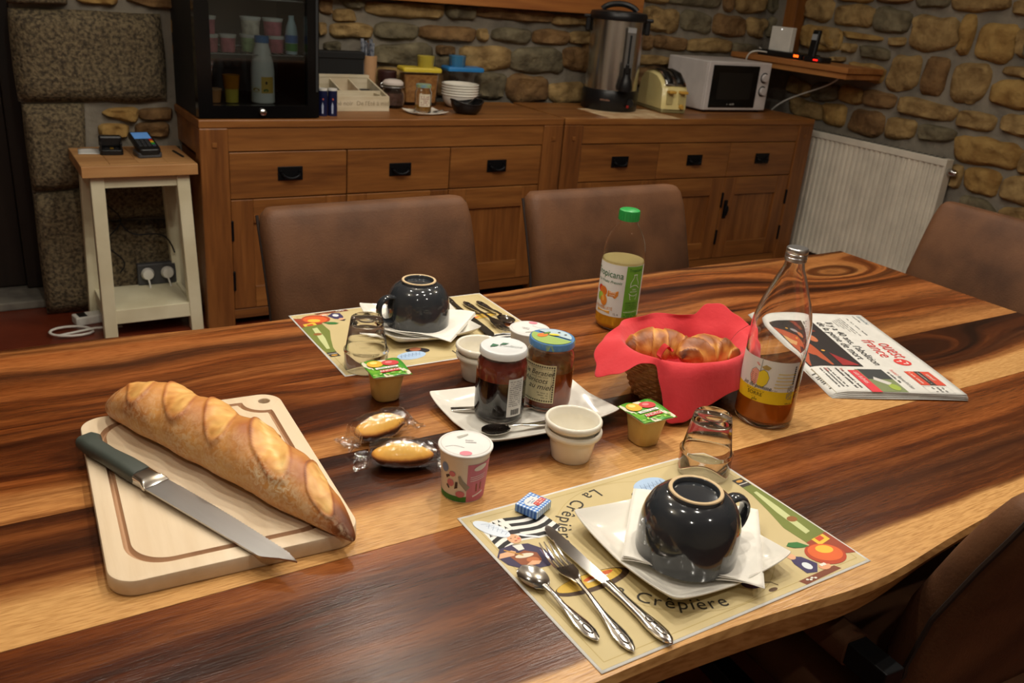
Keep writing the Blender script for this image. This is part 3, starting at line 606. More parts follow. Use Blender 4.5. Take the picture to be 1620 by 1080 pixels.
copy_tree(ch, 'dark brown leather chair cropped at the near right corner', (1.215, 0.395, 0), R_(-4))
# ------------------------------------------------------------------ fridge on the left sideboard
m_glass = M('clear_glass', (255,255,255), 0.0, col2=(255,255,255), trans=1.0, ior=1.45)
m_pane = film('door_glass', (235,240,240), 0.03, 0.02, 0.0, 5)
m_chrome = M('chrome', (200,200,200), 0.15, metal=1.0)
m_frin = M('fridge_liner', (58,58,60), 0.5)
FX, FY, FW, FD, FH = 0.765, 3.385, 0.455, 0.46, 0.60
t = thing('mini_fridge', 'black mini fridge with a glass door standing on the left sideboard', 'fridge', (FX, FY-0.035, SB))
MB().box(0,0.045,0.0,0.025,FD,FH).build('side_wall', m_blkm, t, smooth=False, bevel=0.003)
MB().box(FW-0.025,0.045,0.0,FW,FD,FH).build('side_wall', m_blkm, t, smooth=False, bevel=0.003)
MB().box(0.025,0.045,FH-0.03,FW-0.025,FD,FH).build('top_wall', m_blkm, t, smooth=False)
MB().box(0.025,0.045,0.0,FW-0.025,FD,0.045).build('bottom_wall', m_blkm, t, smooth=False)
MB().box(0.025,FD-0.03,0.045,FW-0.025,FD,FH-0.03).build('liner', m_frin, t, smooth=False)
d = MB().box(0,0,0.004,0.052,0.042,FH).box(FW-0.045,0,0.004,FW,0.042,FH).box(0.052,0,0.004,FW-0.045,0.042,0.048).box(0.052,0,FH-0.05,FW-0.045,0.042,FH).build('door_frame', M('gloss_black',(12,12,13),0.15), t, smooth=False)
MB().box(0.052,0.014,0.048,FW-0.045,0.018,FH-0.05).build('glass_pane', m_pane, d, smooth=False)
MB().box(FW-0.014,-0.004,0.10,FW-0.004,0.0,FH-0.05).build('door_handle', M('grey_handle',(52,54,56),0.25), d, smooth=False, bevel=0.002)
MB().lathe([(0,0),(0.014,0),(0.015,0.005),(0.012,0.014),(0.006,0.018),(0,0.019)],20).xf(lambda x,y,z: (FW/2+0.005+x,-z,0.026+y)).build('lock', m_chrome, d)
m_wire = M('shelf_wire', (190,190,190), 0.3, metal=0.8)
for zz in (0.225, 0.42):
    sh = MB()
    for k in range(14): sh.tube([(0.03+k*0.030,0.06,zz),(0.03+k*0.030,FD-0.035,zz)],0.0018,5)
    sh.tube([(0.026,0.06,zz),(FW-0.026,0.06,zz)],0.0025,6); sh.tube([(0.026,FD-0.04,zz),(FW-0.026,FD-0.04,zz)],0.0025,6)
    sh.build('wire_shelf', m_wire, t)
    if zz > 0.3: continue
def pot(name, label, loc, col, h=0.062, r=0.030, group='yoghurt pots in the fridge'):
    q = thing(name, label, 'pot', loc, 0, group)
    MB().lathe([(0,0),(r*0.86,0),(r*0.98,h-0.012),(0,h-0.012)],24).build('cup', M('pot_%d_%d_%d' % col, col, 0.4, col2=tuple(int(c*0.8) for c in col), vs=40), q)
    MB().lathe([(0,h-0.012),(r*1.0,h-0.012),(r*1.08,h-0.004),(r*1.08,h),(0,h)],24).build('lid', M('pot_lid',(226,224,220),0.5), q)
    return q
fx, fy = FX, FY-0.035
PK=(206,120,132); CR=(222,212,196); GN=(176,200,150)
zs_ = SB+0.228
pot('yoghurt_pot','pink yoghurt pot at the left end of the fridge shelf, lower layer',(fx+0.075,fy+0.10,zs_),PK)
pot('yoghurt_pot','pink yoghurt pot stacked on the left end of the fridge shelf',(fx+0.068,fy+0.10,zs_+0.063),PK)
pot('yoghurt_pot','pink yoghurt pot second from the left on the fridge shelf',(fx+0.145,fy+0.12,zs_),PK)
pot('yoghurt_pot','green and white yoghurt pot on the fridge shelf behind the milk bottle',(fx+0.240,fy+0.16,zs_),GN,r=0.036)
pot('yoghurt_pot','cream yoghurt pot stacked above the green one in the fridge',(fx+0.243,fy+0.16,zs_+0.063),CR,r=0.036)
pot('yoghurt_pot','pink yoghurt pot on the fridge shelf right of the milk bottle',(fx+0.335,fy+0.15,zs_),PK,r=0.034)
pot('yoghurt_pot','pink yoghurt pot stacked at the right of the fridge shelf',(fx+0.325,fy+0.15,zs_+0.063),PK,r=0.036)
t = thing('milk_bottle', 'white milk bottle with a blue cap inside the glass-door fridge', 'bottle', (fx+0.262, fy+0.085, SB+0.046))
MB().lathe([(0,0),(0.038,0),(0.044,0.006),(0.044,0.12),(0.041,0.15),(0.032,0.19),(0.025,0.215),(0.024,0.222),(0,0.222)],32).build('body', M('milk_plastic',(226,226,222),0.35), t)
MB().lathe([(0,0.222),(0.026,0.222),(0.026,0.246),(0,0.247)],24).build('cap', M('milk_cap',(40,120,190),0.4), t)
va = math.atan2(-(fy+0.085), -(fx+0.262))
ik = Ink(cyl(0.0442, va, 0.07)); ik.rect('label_band',(214,176,84),-0.005,-0.028,0.045,0.032).rect('label_band',(226,220,196),-0.045,-0.028,-0.005,-0.005).polys('label_print',(70,110,60),[ell(0.012,-0.018,0.010,0.006,12)],0.0008).polys('label_print',(170,140,50),[ell(-0.025,-0.017,0.014,0.007,12)],0.0008).polys('label_print',(40,40,40),[ell(0.014,0.010,0.004,0.006,10)],0.0008); ik.build(t)
t = thing('juice_cup', 'amber lidded cup on the fridge floor left of the milk', 'cup', (fx+0.150, fy+0.11, SB+0.046))
MB().lathe([(0,0),(0.024,0),(0.026,0.05),(0,0.05)],24).build('base', M('juice_yellow',(196,176,70),0.4), t)
MB().lathe([(0,0.05),(0.027,0.05),(0.031,0.095),(0.032,0.10),(0,0.10)],24).build('top', M('juice_amber',(176,110,20),0.4), t)
t = thing('fridge_pot', 'peach coloured pot at the left edge of the fridge floor', 'pot', (fx+0.085, fy+0.11, SB+0.046))
MB().lathe([(0,0),(0.022,0),(0.027,0.045),(0,0.045)],24).build('cup', M('peach_pot',(190,130,80),0.5), t)
MB().lathe([(0,0.045),(0.029,0.045),(0.029,0.05),(0,0.05)],24).build('lid', M('peach_lid',(200,150,110),0.5), t)
t = thing('water_bottle', 'blue and green bottle at the right of the fridge shelf', 'bottle', (fx+0.385, fy+0.11, zs_))
MB().lathe([(0,0),(0.022,0),(0.024,0.03),(0.024,0.07),(0.02,0.10),(0.011,0.125),(0.011,0.14),(0,0.14)],24).build('body', M('water_plastic',(190,215,225),0.15), t)
MB().lathe([(0.0245,0.012),(0.0245,0.040)],24).build('label_band', M('green_band',(70,150,70),0.4), t)
MB().lathe([(0.0246,0.042),(0.0246,0.070)],24).build('label_band', M('blue_band',(70,120,190),0.4), t)

# ------------------------------------------------------------------ things on the left sideboard
Kx = 1.0074
def sbp(x, y): return (x*Kx, y*Kx, SB)
t = thing('black_box', 'large black box standing behind the tea box by the fridge', 'box', (1.33, 3.745, SB))
MB().box(0,0.05,0,0.26,0.11,0.205).build('body', m_blkm, t, smooth=False, bevel=0.004)
MB().box(-0.004,0.046,0.185,0.264,0.114,0.215).build('lid', m_blkm, t, smooth=False, bevel=0.004)
t = thing('stick_cup', 'beige cup stuffed with silver sugar sticks beside the black box', 'cup', (1.630, 3.825, SB))
MB().lathe([(0,0),(0.026,0),(0.033,0.20),(0.030,0.20),(0.024,0.006),(0,0.006)],28).build('cup', M('beige_cup',(206,160,116),0.6), t)
for k in range(9):
    a = k*0.7; r0 = 0.014 if k else 0
    MB().box(-0.007,-0.002,0.02,0.007,0.002,0.262+0.01*math.sin(k*2.1)).xf(lambda x,y,z: (x*math.cos(a)-y*math.sin(a)+r0*math.cos(a)-0.01+0.05*z*math.cos(a), x*math.sin(a)+y*math.cos(a)+r0*math.sin(a), z)).build('sugar_stick', M('silver_paper',(190,195,205),0.3,metal=0.4,col2=(90,100,120),vs=60), t, smooth=False)
# tea box with compartments
m_boxw = M('whitewashed_wood', (216,204,178), 0.6, col2=(196,182,152), vs=5, stretch=(1,6,6))
t = thing('tea_box', 'whitewashed wooden compartment box with lettering on the sideboard', 'box', (1.325, 3.535, SB))
bw, bd = 0.275, 0.235
MB().box(0,0,0,bw,0.010,0.062).build('front_board', m_boxw, t, smooth=False, bevel=0.001)
MB().box(0,bd-0.01,0,bw,bd,0.120).build('back_board', m_boxw, t, smooth=False, bevel=0.001)
MB().box(0,bd-0.012,0.110,bw,bd+0.010,0.122).build('back_cap', m_boxw, t, smooth=False, bevel=0.001)
for x in (0, bw-0.008): MB().hexa([(x,0.010,0),(x+0.008,0.010,0),(x+0.008,bd-0.01,0),(x,bd-0.01,0),(x,0.010,0.062),(x+0.008,0.010,0.062),(x+0.008,bd-0.01,0.11),(x,bd-0.01,0.11)]).build('side_board', m_boxw, t, smooth=False)
MB().box(0.008,0.010,0,bw-0.008,bd-0.01,0.006).build('base_board', m_boxw, t, smooth=False)
MB().box(0.008,0.078,0.006,bw-0.008,0.085,0.074).build('cross_divider', m_boxw, t, smooth=False)
for x in (0.09, 0.175): MB().hexa([(x,0.085,0.006),(x+0.006,0.085,0.006),(x+0.006,bd-0.01,0.006),(x,bd-0.01,0.006),(x,0.085,0.070),(x+0.006,0.085,0.070),(x+0.006,bd-0.01,0.105),(x,bd-0.01,0.105)]).build('divider', m_boxw, t, smooth=False)
MB().box(0.235,0.010,0.006,0.241,0.078,0.066).build('divider', m_boxw, t, smooth=False)
ik = Ink(lambda u, v, l=0: (u, -l-0.0004, v)); ik.text('lettering',(150,132,104),"thé noir  De l'Eté à midi",0.026,bw/2+0.015,0.024); ik.build(t)
def sachets(name, label, x0, y0, x1, y1, z0, z1, cols, n):
    for k in range(n):
        a = y0+(y1-y0)*k/n
        q = MB().box(x0,a,z0,x1,a+(y1-y0)/n*0.8,z1-0.004*(k % 2)).build(name, M('sachet_%d_%d_%d' % cols[k % len(cols)], cols[k % len(cols)], 0.5), None, (1.325,3.535,SB), smooth=False)
        tag(q, label, 'sachet', 'tea sachets in the wooden box')
sachets('tea_sachet','dark green tea sachet in the left compartment of the wooden box',0.012,0.10,0.086,0.21,0.007,0.068,[(30,60,40),(20,24,24)],4)
sachets('tea_sachet','orange tea sachet in the middle compartment of the wooden box',0.10,0.10,0.170,0.21,0.007,0.040,[(206,130,40)],4)
sachets('tea_sachet','black tea sachet in the right compartment of the wooden box',0.186,0.10,0.262,0.21,0.007,0.066,[(20,22,26)],5)
for k, (x, lb) in enumerate(((1.262,'dark blue spice tube closest to the fridge'),(1.303,'dark blue spice tube in front of the wooden tea box'))):
    t = thing('spice_tube', lb, 'tube', (x, 3.425+0.0, SB), 0, 'blue spice tubes')
    MB().lathe([(0,0),(0.019,0),(0.019,0.098),(0,0.098)],24).build('body', M('navy_paper',(20,26,64),0.35), t)
    MB().lathe([(0,0.098),(0.0185,0.098),(0.0185,0.106),(0,0.107)],24).build('lid', m_white, t)
    ik = Ink(cyl(0.0191, math.atan2(-3.425,-x), 0.03)); ik.polys('label_print',(170,180,205),[[(-0.003,-0.02),(0.003,-0.02),(0.004,0.01),(0.0,0.025),(-0.004,0.01)]],0.0006).polys('label_print',(190,90,70),[ell(0.002,0.036,0.003,0.004,10)],0.0006); ik.build(t)
# brown-lidded jar
t = thing('coffee_jar', 'dark jar with a brown lid behind the clip-top jar', 'jar', (1.700, 3.79, SB))
MB().lathe([(0,0),(0.040,0),(0.043,0.01),(0.043,0.085),(0.038,0.10),(0,0.10)],28).build('body', M('dark_coffee_glass',(44,22,14),0.1,coat=0.5), t)
MB().lathe([(0,0.10),(0.042,0.10),(0.043,0.104),(0.043,0.138),(0.040,0.142),(0,0.142)],28).build('lid', M('brown_lid',(58,28,24),0.5), t)
# clip-top jar
t = thing('clip_jar', 'glass clip-top jar with a white ceramic lid on the sideboard', 'jar', (1.665, 3.645, SB))
MB().lathe([(0,0),(0.040,0),(0.050,0.012),(0.054,0.045),(0.050,0.072),(0.043,0.085),(0.044,0.092),(0.040,0.092),(0.040,0.085),(0.046,0.070),(0.050,0.045),(0.046,0.014),(0,0.006)],32).build('glass_body', m_glass, t)
MB().lathe([(0,0.007),(0.044,0.015),(0.0485,0.045),(0.046,0.064),(0,0.066)],32).build('contents', M('brown_sugar',(104,70,56),0.8,col2=(82,54,42),vs=90), t)
MB().lathe([(0.044,0.093),(0.047,0.094),(0.047,0.098),(0.044,0.099)],32).build('rubber_seal', M('seal_dark',(90,80,60),0.6), t)
MB().lathe([(0,0.099),(0.046,0.099),(0.046,0.108),(0.036,0.118),(0.018,0.122),(0,0.123)],32).build('ceramic_lid', M('ceramic_pinkish',(226,214,206),0.2,coat=0.4), t)
MB().tube([(0.049*math.cos(a), 0.049*math.sin(a), 0.090) for a in [i*2*math.pi/28 for i in range(29)]],0.0018,6).tube(bez((-0.049,0,0.09),(-0.062,0.0,0.08),(-0.062,0,0.11),(-0.046,0,0.105)),0.0018,6).build('wire_clip', m_wire, t)
# cereal boxes
def cereal(label, loc, lid, cup, body, rz):
    q = thing('cereal_box', label, 'container', loc, rz, 'cereal boxes')
    def sec(w, d, r=0.012): return rrect(w, d, r, 4)
    MB().rings([[(x, y, z) for x, y in sec(w_, d_)] for z, w_, d_ in ((0,0.150,0.075),(0.01,0.156,0.080),(0.150,0.172,0.090),(0.150,0.166,0.084),(0.014,0.150,0.074))],True,True).build('body', body, q)
    MB().rings([[(x, y, z) for x, y in sec(w_, d_)] for z, w_, d_ in ((0.148,0.184,0.102),(0.158,0.188,0.104),(0.166,0.180,0.098))]).build('lid', lid, q)
    MB().lathe([(0,0.166),(0.036,0.166),(0.040,0.215),(0,0.215)],28,0.030 if cup[1] else -0.030,0).build('cap', cup[0], q)
    MB().lathe([(0.0385,0.167),(0.0435,0.222),(0.0425,0.222),(0.0375,0.167)],28,0.030 if cup[1] else -0.030,0).build('measuring_cup', film('frosted_plastic',(250,250,246),0.02,0.2,0.0,5,0.3), q)
    return q
m_cl = film('cloudy_plastic',(246,246,246),0.02,0.2,0.0,5,0.3)
q = cereal('cereal box with a yellow lid, filled with cereal', (1.834,3.735,SB), M('yellow_lid',(226,200,60),0.4), (M('yellow_cap',(226,206,84),0.4),True), m_cl, R_(-6))
MB().rings([[(x, y, z) for x, y in rrect(w_, d_, 0.01, 4)] for z, w_, d_ in ((0.0145,0.146,0.070),(0.135,0.162,0.080))]).build('cereal', M('cereal_flakes',(206,150,84),0.8,col2=(170,112,56),vs=70), q)
ik = Ink(lambda u, v, l=0: (u, -0.0405-0.03*v-l-0.0015, v)); ik.polys('label_print',(120,76,36),[ell(0.0,0.105,0.016,0.012,14)]); 
for k in range(5): ik.polys('label_print',(236,230,214),[[(-0.012,0.03+k*0.012),(-0.002,0.032+k*0.012),(-0.002,0.037+k*0.012),(-0.012,0.035+k*0.012)]])
ik.build(q)
cereal('nearly empty cereal box with a blue lid behind the stacked bowls', (2.095,3.803,SB), M('blue_lid',(40,130,200),0.4), (M('blue_cap',(70,150,214),0.4),False), m_cl, R_(-6))
# honey jar on a plate
m_porc = M('white_porcelain', (232,228,218), 0.12, coat=0.5, col2=(228,224,213))
def square_plate(name, label, loc, rz, w, d, h=0.018, lift=0.10, group=None):
    """square dish: flat well, flared rim, corners drawn up"""
    def dish(z0):
        def fn(u, v):
            s, tt = 2*u-1, 2*v-1
            # round the outline a little
            m = max(abs(s), abs(tt)); c = (abs(s)*abs(tt))
            z = z0 + h*max(0, (m-0.62)/0.38)**1.6*(0.55+0.45*c) + 0.004*c**3
            bow = 1-0.05*(1-min(1,abs(tt)**2))*0
            return (s*w/2*math.sqrt(1-0.10*tt**4)*(1-0.020*(1-tt*tt)*abs(s)**3), tt*d/2*math.sqrt(1-0.10*s**4)*(1-0.020*(1-s*s)*abs(tt)**3), z)
        return fn
    mb = MB(); n = 24
    top = MB().grid(dish(0.004), n, n); bot = MB().grid(dish(0.0), n, n)
    N_ = len(top.v); mb.v = top.v+bot.v; mb.f = top.f+[tuple(i+N_ for i in reversed(f)) for f in bot.f]
    ring = [i for i in range(n)]+[n+(n+1)*j for j in range(n)]+[(n+1)*n+n-i for i in range(n)]+[(n+1)*(n-j) for j in range(n)]
    for k in range(len(ring)):
        a, b = ring[k], ring[(k+1) % len(ring)]; mb.f.append((a, a+N_, b+N_, b))
    o = mb.build(name, m_porc, None, loc, (0,0,rz), angle=70, bevel=0)
    md = o.modifiers.new('subd','SUBSURF'); md.levels = 1; md.render_levels = 1
    return tag(o, label, 'plate', group)
square_plate('small_plate', 'small white plate under the honey jar on the sideboard', (1.742,3.475,SB), R_(8), 0.17, 0.13, 0.010)
m_honey = M('honey', (206,150,40), 0.1, trans=0.6, ior=1.4, col2=(196,140,34))
t = thing('honey_jar', 'small honey jar with a paper label standing on its plate', 'jar', (1.735,3.485,SB+0.0047))
MB().lathe([(0,0),(0.034,0),(0.036,0.005),(0.036,0.085),(0.030,0.096),(0.030,0.104),(0.028,0.104),(0.028,0.095),(0.034,0.084),(0.034,0.006),(0,0.004)],32).build('glass_body', m_glass, t)
MB().lathe([(0,0.0045),(0.0335,0.006),(0.0345,0.010),(0.0345,0.032),(0,0.032)],32).build('honey', m_honey, t)
MB().lathe([(0,0.104),(0.033,0.104),(0.033,0.116),(0.030,0.118),(0,0.118)],32).build('lid', M('honey_lid',(150,168,110),0.35,col2=(90,140,190),vs=30), t)
ik = Ink(cyl(0.0362, math.atan2(-3.49,-1.74)+0.25, 0.055)); ik.rect('paper_label',(226,214,190),-0.026,-0.028,0.026,0.024)
for k in range(5): ik.polys('label_print',(150,90,80),squiggle(-0.018,0.020,-0.022+k*0.008,0.0055,7),0.0006)
ik.polys('label_print',(110,90,40),[[(-0.006,0.016),(0.022,0.016),(0.022,0.022),(-0.006,0.022)]],0.0006); ik.build(t)
def bowl_prof(r0, r1, h, th=0.004):
    n = 10; o = [(0,0.0),(r0,0.0)]
    o += [(r0+(r1-r0)*math.sin(math.pi/2*k/n), h*(1-math.cos(math.pi/2*k/n))**0.9) for k in range(1, n+1)]
    o[-1] = (r1, h-0.006); o += [(r1+0.0035, h-0.005), (r1+0.004, h-0.002), (r1+0.002, h)]
    i = [(r0+(r1-r0-th)*math.sin(math.pi/2*k/n), th+(h-th)*(1-math.cos(math.pi/2*k/n))**0.9) for k in range(n, 0, -1)]
    return o+i+[(0, th)]
for k in range(5):
    tag(MB().lathe(bowl_prof(0.045,0.083,0.060),40).build('stacked_bowl', m_porc, None, (2.010,3.662,SB+0.001+k*0.0115)), ['lowest white bowl of the stack on the sideboard','second white bowl from the bottom of the stack','middle white bowl of the stack on the sideboard','second white bowl from the top of the stack','topmost white bowl of the stack on the sideboard'][k], 'bowl', 'stacked white bowls')
t = tag(MB().lathe(bowl_prof(0.038,0.072,0.055),36).xf(lambda x,y,z: (x, y, z*(1.0+0.16*math.cos(2*math.atan2(y,x))*(z/0.055)))).build('black_bowl', M('black_ceramic',(24,24,26),0.25), None, (1.945,3.475,SB), (0,0,0)), 'small black bowl with a spoon in front of the stacked bowls', 'bowl')
tag(MB().tube(bez((1.925,3.47,SB+0.012),(1.96,3.48,SB+0.05),(2.0,3.50,SB+0.062),(2.055,3.54,SB+0.075)),[0.010]*4+[0.0035]*13,8).build('bowl_spoon', M('dark_steel',(96,92,88),0.3,metal=0.9)), 'dark spoon resting in the small black bowl', 'spoon')
tag(MB().tube(bez((1.768,3.448,SB+0.0075),(1.785,3.452,SB+0.011),(1.80,3.455,SB+0.016),(1.825,3.462,SB+0.017),10),[0.006,0.007,0.007,0.006,0.004,0.003,0.0025,0.0025,0.003,0.0035,0.002],8).build('honey_spoon', m_chrome), 'small shiny spoon lying on the honey plate', 'spoon')

# ------------------------------------------------------------------ urn, toaster, microwave
tag(MB().box(-0.21,-0.15,0,0.21,0.15,0.0008).build('paper_mat', M('paper_mat_print',(214,190,150),0.7,col2=(180,140,100),vs=12), None, (2.86,3.462,SB), (0,0,R_(-4)), smooth=False), 'pale printed paper mat under the steel urn', 'placemat')
m_steel = M('brushed_steel', (214,211,206), 0.24, metal=1.0, col2=(200,196,190), vs=30, stretch=(1,1,0.02))
UX, UY = 2.862, 3.635
t = thing('water_urn', 'tall stainless steel hot water urn with black lid and base', 'urn', (UX, UY, SB+0.001), math.atan2(-UY,-UX)+math.pi/2)
MB().lathe([(0,0),(0.138,0),(0.143,0.008),(0.143,0.085),(0.136,0.100),(0,0.100)],48).build('base', m_blk, t)
MB().lathe([(0.132,0.100),(0.132,0.425),(0.0,0.425)],48).build('body', m_steel, t)
MB().lathe([(0,0.425),(0.140,0.425),(0.142,0.432),(0.142,0.450),(0.136,0.462),(0.10,0.468),(0,0.470)],48).build('lid', m_blk, t)
MB().tube([(x,0,0.470+0.030*(1-(x/0.085)**2)**0.7 if abs(x) < 0.085 else 0.470) for x in [-0.085+0.17*i/16 for i in range(17)]],0.014,8).build('lid_handle', m_blk, t)
for s in (-1, 1):
    MB().box(s*0.15-0.022,-0.03,0.425,s*0.15+0.022,0.03,0.442).box(s*0.146-0.013,-0.025,0.365,s*0.146+0.013,0.025,0.43).build('side_handle', m_blk, t, smooth=False, bevel=0.006)
MB().box(0.050,-0.140,0.14,0.094,-0.108,0.40).build('gauge_panel', M('gauge_grey',(120,118,114),0.35,metal=0.5), t, smooth=False, bevel=0.004)
MB().box(0.066,-0.143,0.19,0.076,-0.139,0.365).build('level_slot', m_blkm, t, smooth=False)
MB().box(0.052,-0.145,0.375,0.092,-0.128,0.395).build('gauge_cap', M('label_grey',(150,150,150),0.4), t, smooth=False)
MB().lathe([(0,0),(0.030,0),(0.032,0.02),(0.026,0.05),(0.018,0.07),(0.016,0.11),(0,0.11)],24).xf(lambda x,y,z: (0.070+x*1.1,-0.155+y*0.9,0.105+z)).build('tap', m_blk, t)
MB().box(0.062,-0.185,0.190,0.078,-0.150,0.235).build('tap_lever', m_blk, t, smooth=False, bevel=0.005)
MB().lathe([(0,0),(0.022,0),(0.020,0.015),(0,0.016)],20).xf(lambda x,y,z: (0.105+x*0.8,-0.103-z*0.8-0.0,0.045+y)).build('thermostat_knob', m_blk, t)
MB().box(0.088,-0.128,0.024,0.100,-0.112,0.036).build('indicator_lamp', M('red_lamp',(150,30,24),0.3), t, smooth=False)
ik = Ink(cyl(0.1435, -math.pi/2, 0.05)); ik.polys('logo',(150,110,90),squiggle(-0.045,0.005,0.0,0.010,9)); ik.build(t)
m_toast = M('cream_enamel', (226,212,150), 0.25, coat=0.4, col2=(220,204,140))
TA = R_(-33)
t = thing('toaster', 'cream two-slot toaster between the urn and the microwave', 'toaster', (3.185, 3.600, SB), R_(-12))
prof = [(-0.15,0.02),(-0.148,0.10),(-0.13,0.165),(-0.095,0.195),(-0.02,0.200),(0.05,0.190),(0.10,0.160),(0.128,0.125),(0.140,0.02)]   # side profile: depth, height
rings = []
for k in range(9):
    s = -1+2*k/8; inset = 1-0.09*abs(s)**4
    rings.append([(s*0.072, -d_*inset, 0.02+(z-0.02)*inset) for d_, z in prof])
MB().rings(rings, True, True, False).build('shell', m_toast, t, angle=50)
MB().box(-0.070,-0.132,0.0,0.070,0.145,0.022).build('foot_plate', M('toaster_base',(150,140,96),0.5), t, smooth=False, bevel=0.006)
for x in (-0.030, 0.030):
    MB().add([(x-0.018,-d_,z+0.004) for d_, z in ((-0.09,0.198),(-0.02,0.203),(0.05,0.193),(0.10,0.163),(0.118,0.140))]+[(x+0.018,-d_,z+0.004) for d_, z in ((-0.09,0.198),(-0.02,0.203),(0.05,0.193),(0.10,0.163),(0.118,0.140))],[(i,i+1,i+6,i+5) for i in range(4)]).build('slot', M('slot_black',(18,18,18),0.4), t, smooth=True, solid=0.002)
MB().add([(s*0.058,-d_,z+0.002) for s in (-1,1) for d_, z in ((-0.10,0.194),(-0.02,0.202),(0.05,0.192),(0.10,0.162),(0.126,0.132))],[(i,i+1,i+6,i+5) for i in range(4)]).build('chrome_panel', m_chrome, t, solid=0.002)
m_amber = M('amber_knob', (206,160,70), 0.4)
for x in (-0.034, 0.034): MB().box(x-0.020,-0.168,0.100,x+0.020,-0.132,0.114).build('lever', m_amber, t, smooth=False, bevel=0.004)
for x in (-0.034, 0.034): MB().box(x-0.016,-0.1415,0.045,x+0.016,-0.130,0.098).build('lever_recess', M('recess_cream',(196,182,124),0.5), t, smooth=False, bevel=0.002)
MB().lathe([(0,0),(0.013,0),(0.011,0.016),(0,0.017)],18).xf(lambda x,y,z: (0.036+x,-0.1365-z,0.035+y)).build('dial', m_amber, t)
m_mwhite = M('microwave_white', (214,208,206), 0.3)
t = thing('microwave', 'white microwave oven with a black door at the end of the sideboard', 'microwave', (3.395, 3.505, SB), R_(-1))
MW_, MD_, MH_ = 0.455, 0.33, 0.262
MB().box(0,0.012,0.010,MW_,MD_,MH_).build('casing', m_mwhite, t, smooth=False, bevel=0.006)
MB().box(0,0,0.012,MW_,0.014,MH_).build('front_frame', m_mwhite, t, smooth=False, bevel=0.005)
MB().box(0.030,-0.004,0.026,0.365,0.002,MH_-0.018).build('door', M('gloss_black',(12,12,13),0.15), t, smooth=False, bevel=0.003)
MB().box(0.075,-0.0048,0.070,0.320,-0.003,MH_-0.055).build('door_window', M('window_mesh',(30,29,28),0.25), t, smooth=False)
for zz in (0.185, 0.115):
    k_ = MB().lathe([(0,0),(0.027,0),(0.026,0.004),(0.021,0.004),(0.020,0.018),(0,0.019)],24).xf(lambda x,y,z: (0.408+x,-z,zz+y)).build('dial', m_mwhite, t)
    MB().lathe([(0.021,0.003),(0.0275,0.003),(0.0275,0.005),(0.021,0.005)],24).xf(lambda x,y,z: (0.408+x,-z,zz+y)).build('dial_ring', m_blk, k_)
ik = Ink(lambda u, v, l=0: (u, -0.0042-l, v)); ik.polys('logo',(170,168,164),squiggle(0.160,0.215,0.040,0.010,8)); ik.build(t)
for x in (0.03,0.42):
    for y in (0.03,0.29): MB().box(x,y,0,x+0.02,y+0.02,0.012).build('foot', m_blkm, t, smooth=False)
# corner shelf things
zsh = T+0.3685
t = thing('internet_box', 'flat black box with orange lights on the corner shelf', 'router', (4.02, 3.565, zsh))
MB().box(-0.055,-0.155,0,0.10,0.165,0.030).build('body', m_blk, t, smooth=False, bevel=0.004)
for k in range(3): MB().box(-0.0565,-0.135+k*0.012,0.012,-0.054,-0.126+k*0.012,0.024).build('led', M('orange_led',(255,90,20),0.3,emit=4.0), t, smooth=False)
t = thing('white_router', 'white upright panel box standing on the flat black box', 'router', (4.00, 3.595, zsh+0.030))
MB().box(-0.018,-0.075,0,0.018,0.075,0.128).build('body', m_white, t, smooth=False, bevel=0.004)
MB().lathe([(0,0),(0.003,0),(0.003,0.001),(0,0.001)],10).xf(lambda x,y,z: (-0.018-z,x,0.115+y)).build('led', M('white_led',(255,255,255),0.3,emit=2.0), t)
t = thing('cordless_phone', 'black cordless phone in its charging base on the corner shelf', 'phone', (3.99, 3.320, zsh))
MB().prism(rrect(0.11,0.13,0.03),0,0.028).build('charging_base', m_blk, t, bevel=0.006)
MB().box(-0.0565,-0.048,0.010,-0.0545,-0.020,0.017).build('led', M('red_led',(255,30,20),0.3,emit=3.0), t, smooth=False)
h_ = MB().prism(rrect(0.048,0.026,0.010),0.012,0.160).xf(lambda x,y,z: (y-0.01+0.10*(z-0.02), x+0.035, z)).build('handset', m_blk, t, bevel=0.006)
MB().box(-0.0245,0.018,0.110,-0.023,0.052,0.140).xf(lambda x,y,z: (x+0.10*(z-0.02), y, z)).build('handset_screen', M('phone_screen',(150,155,160),0.15), h_, smooth=False)
tag(MB().tube(bez((3.875,3.72,T+0.335),(3.86,3.70,T+0.40),(3.90,3.66,T+0.39),(3.97,3.66,T+0.385))+bez((3.97,3.66,T+0.385),(3.99,3.72,T+0.385),(4.0,3.76,T+0.41),(4.02,3.77,T+0.40)),0.004,8).build('router_cable', m_white), 'white cable curling over the corner shelf edge to the router', 'cable')
tag(MB().tube(bez((4.12,3.25,T+0.305),(4.10,3.30,T+0.22),(4.06,3.55,T+0.18),(4.06,3.64,T+0.06)),0.004,8).build('phone_cable', m_white), 'white cable slanting down under the corner shelf', 'cable')
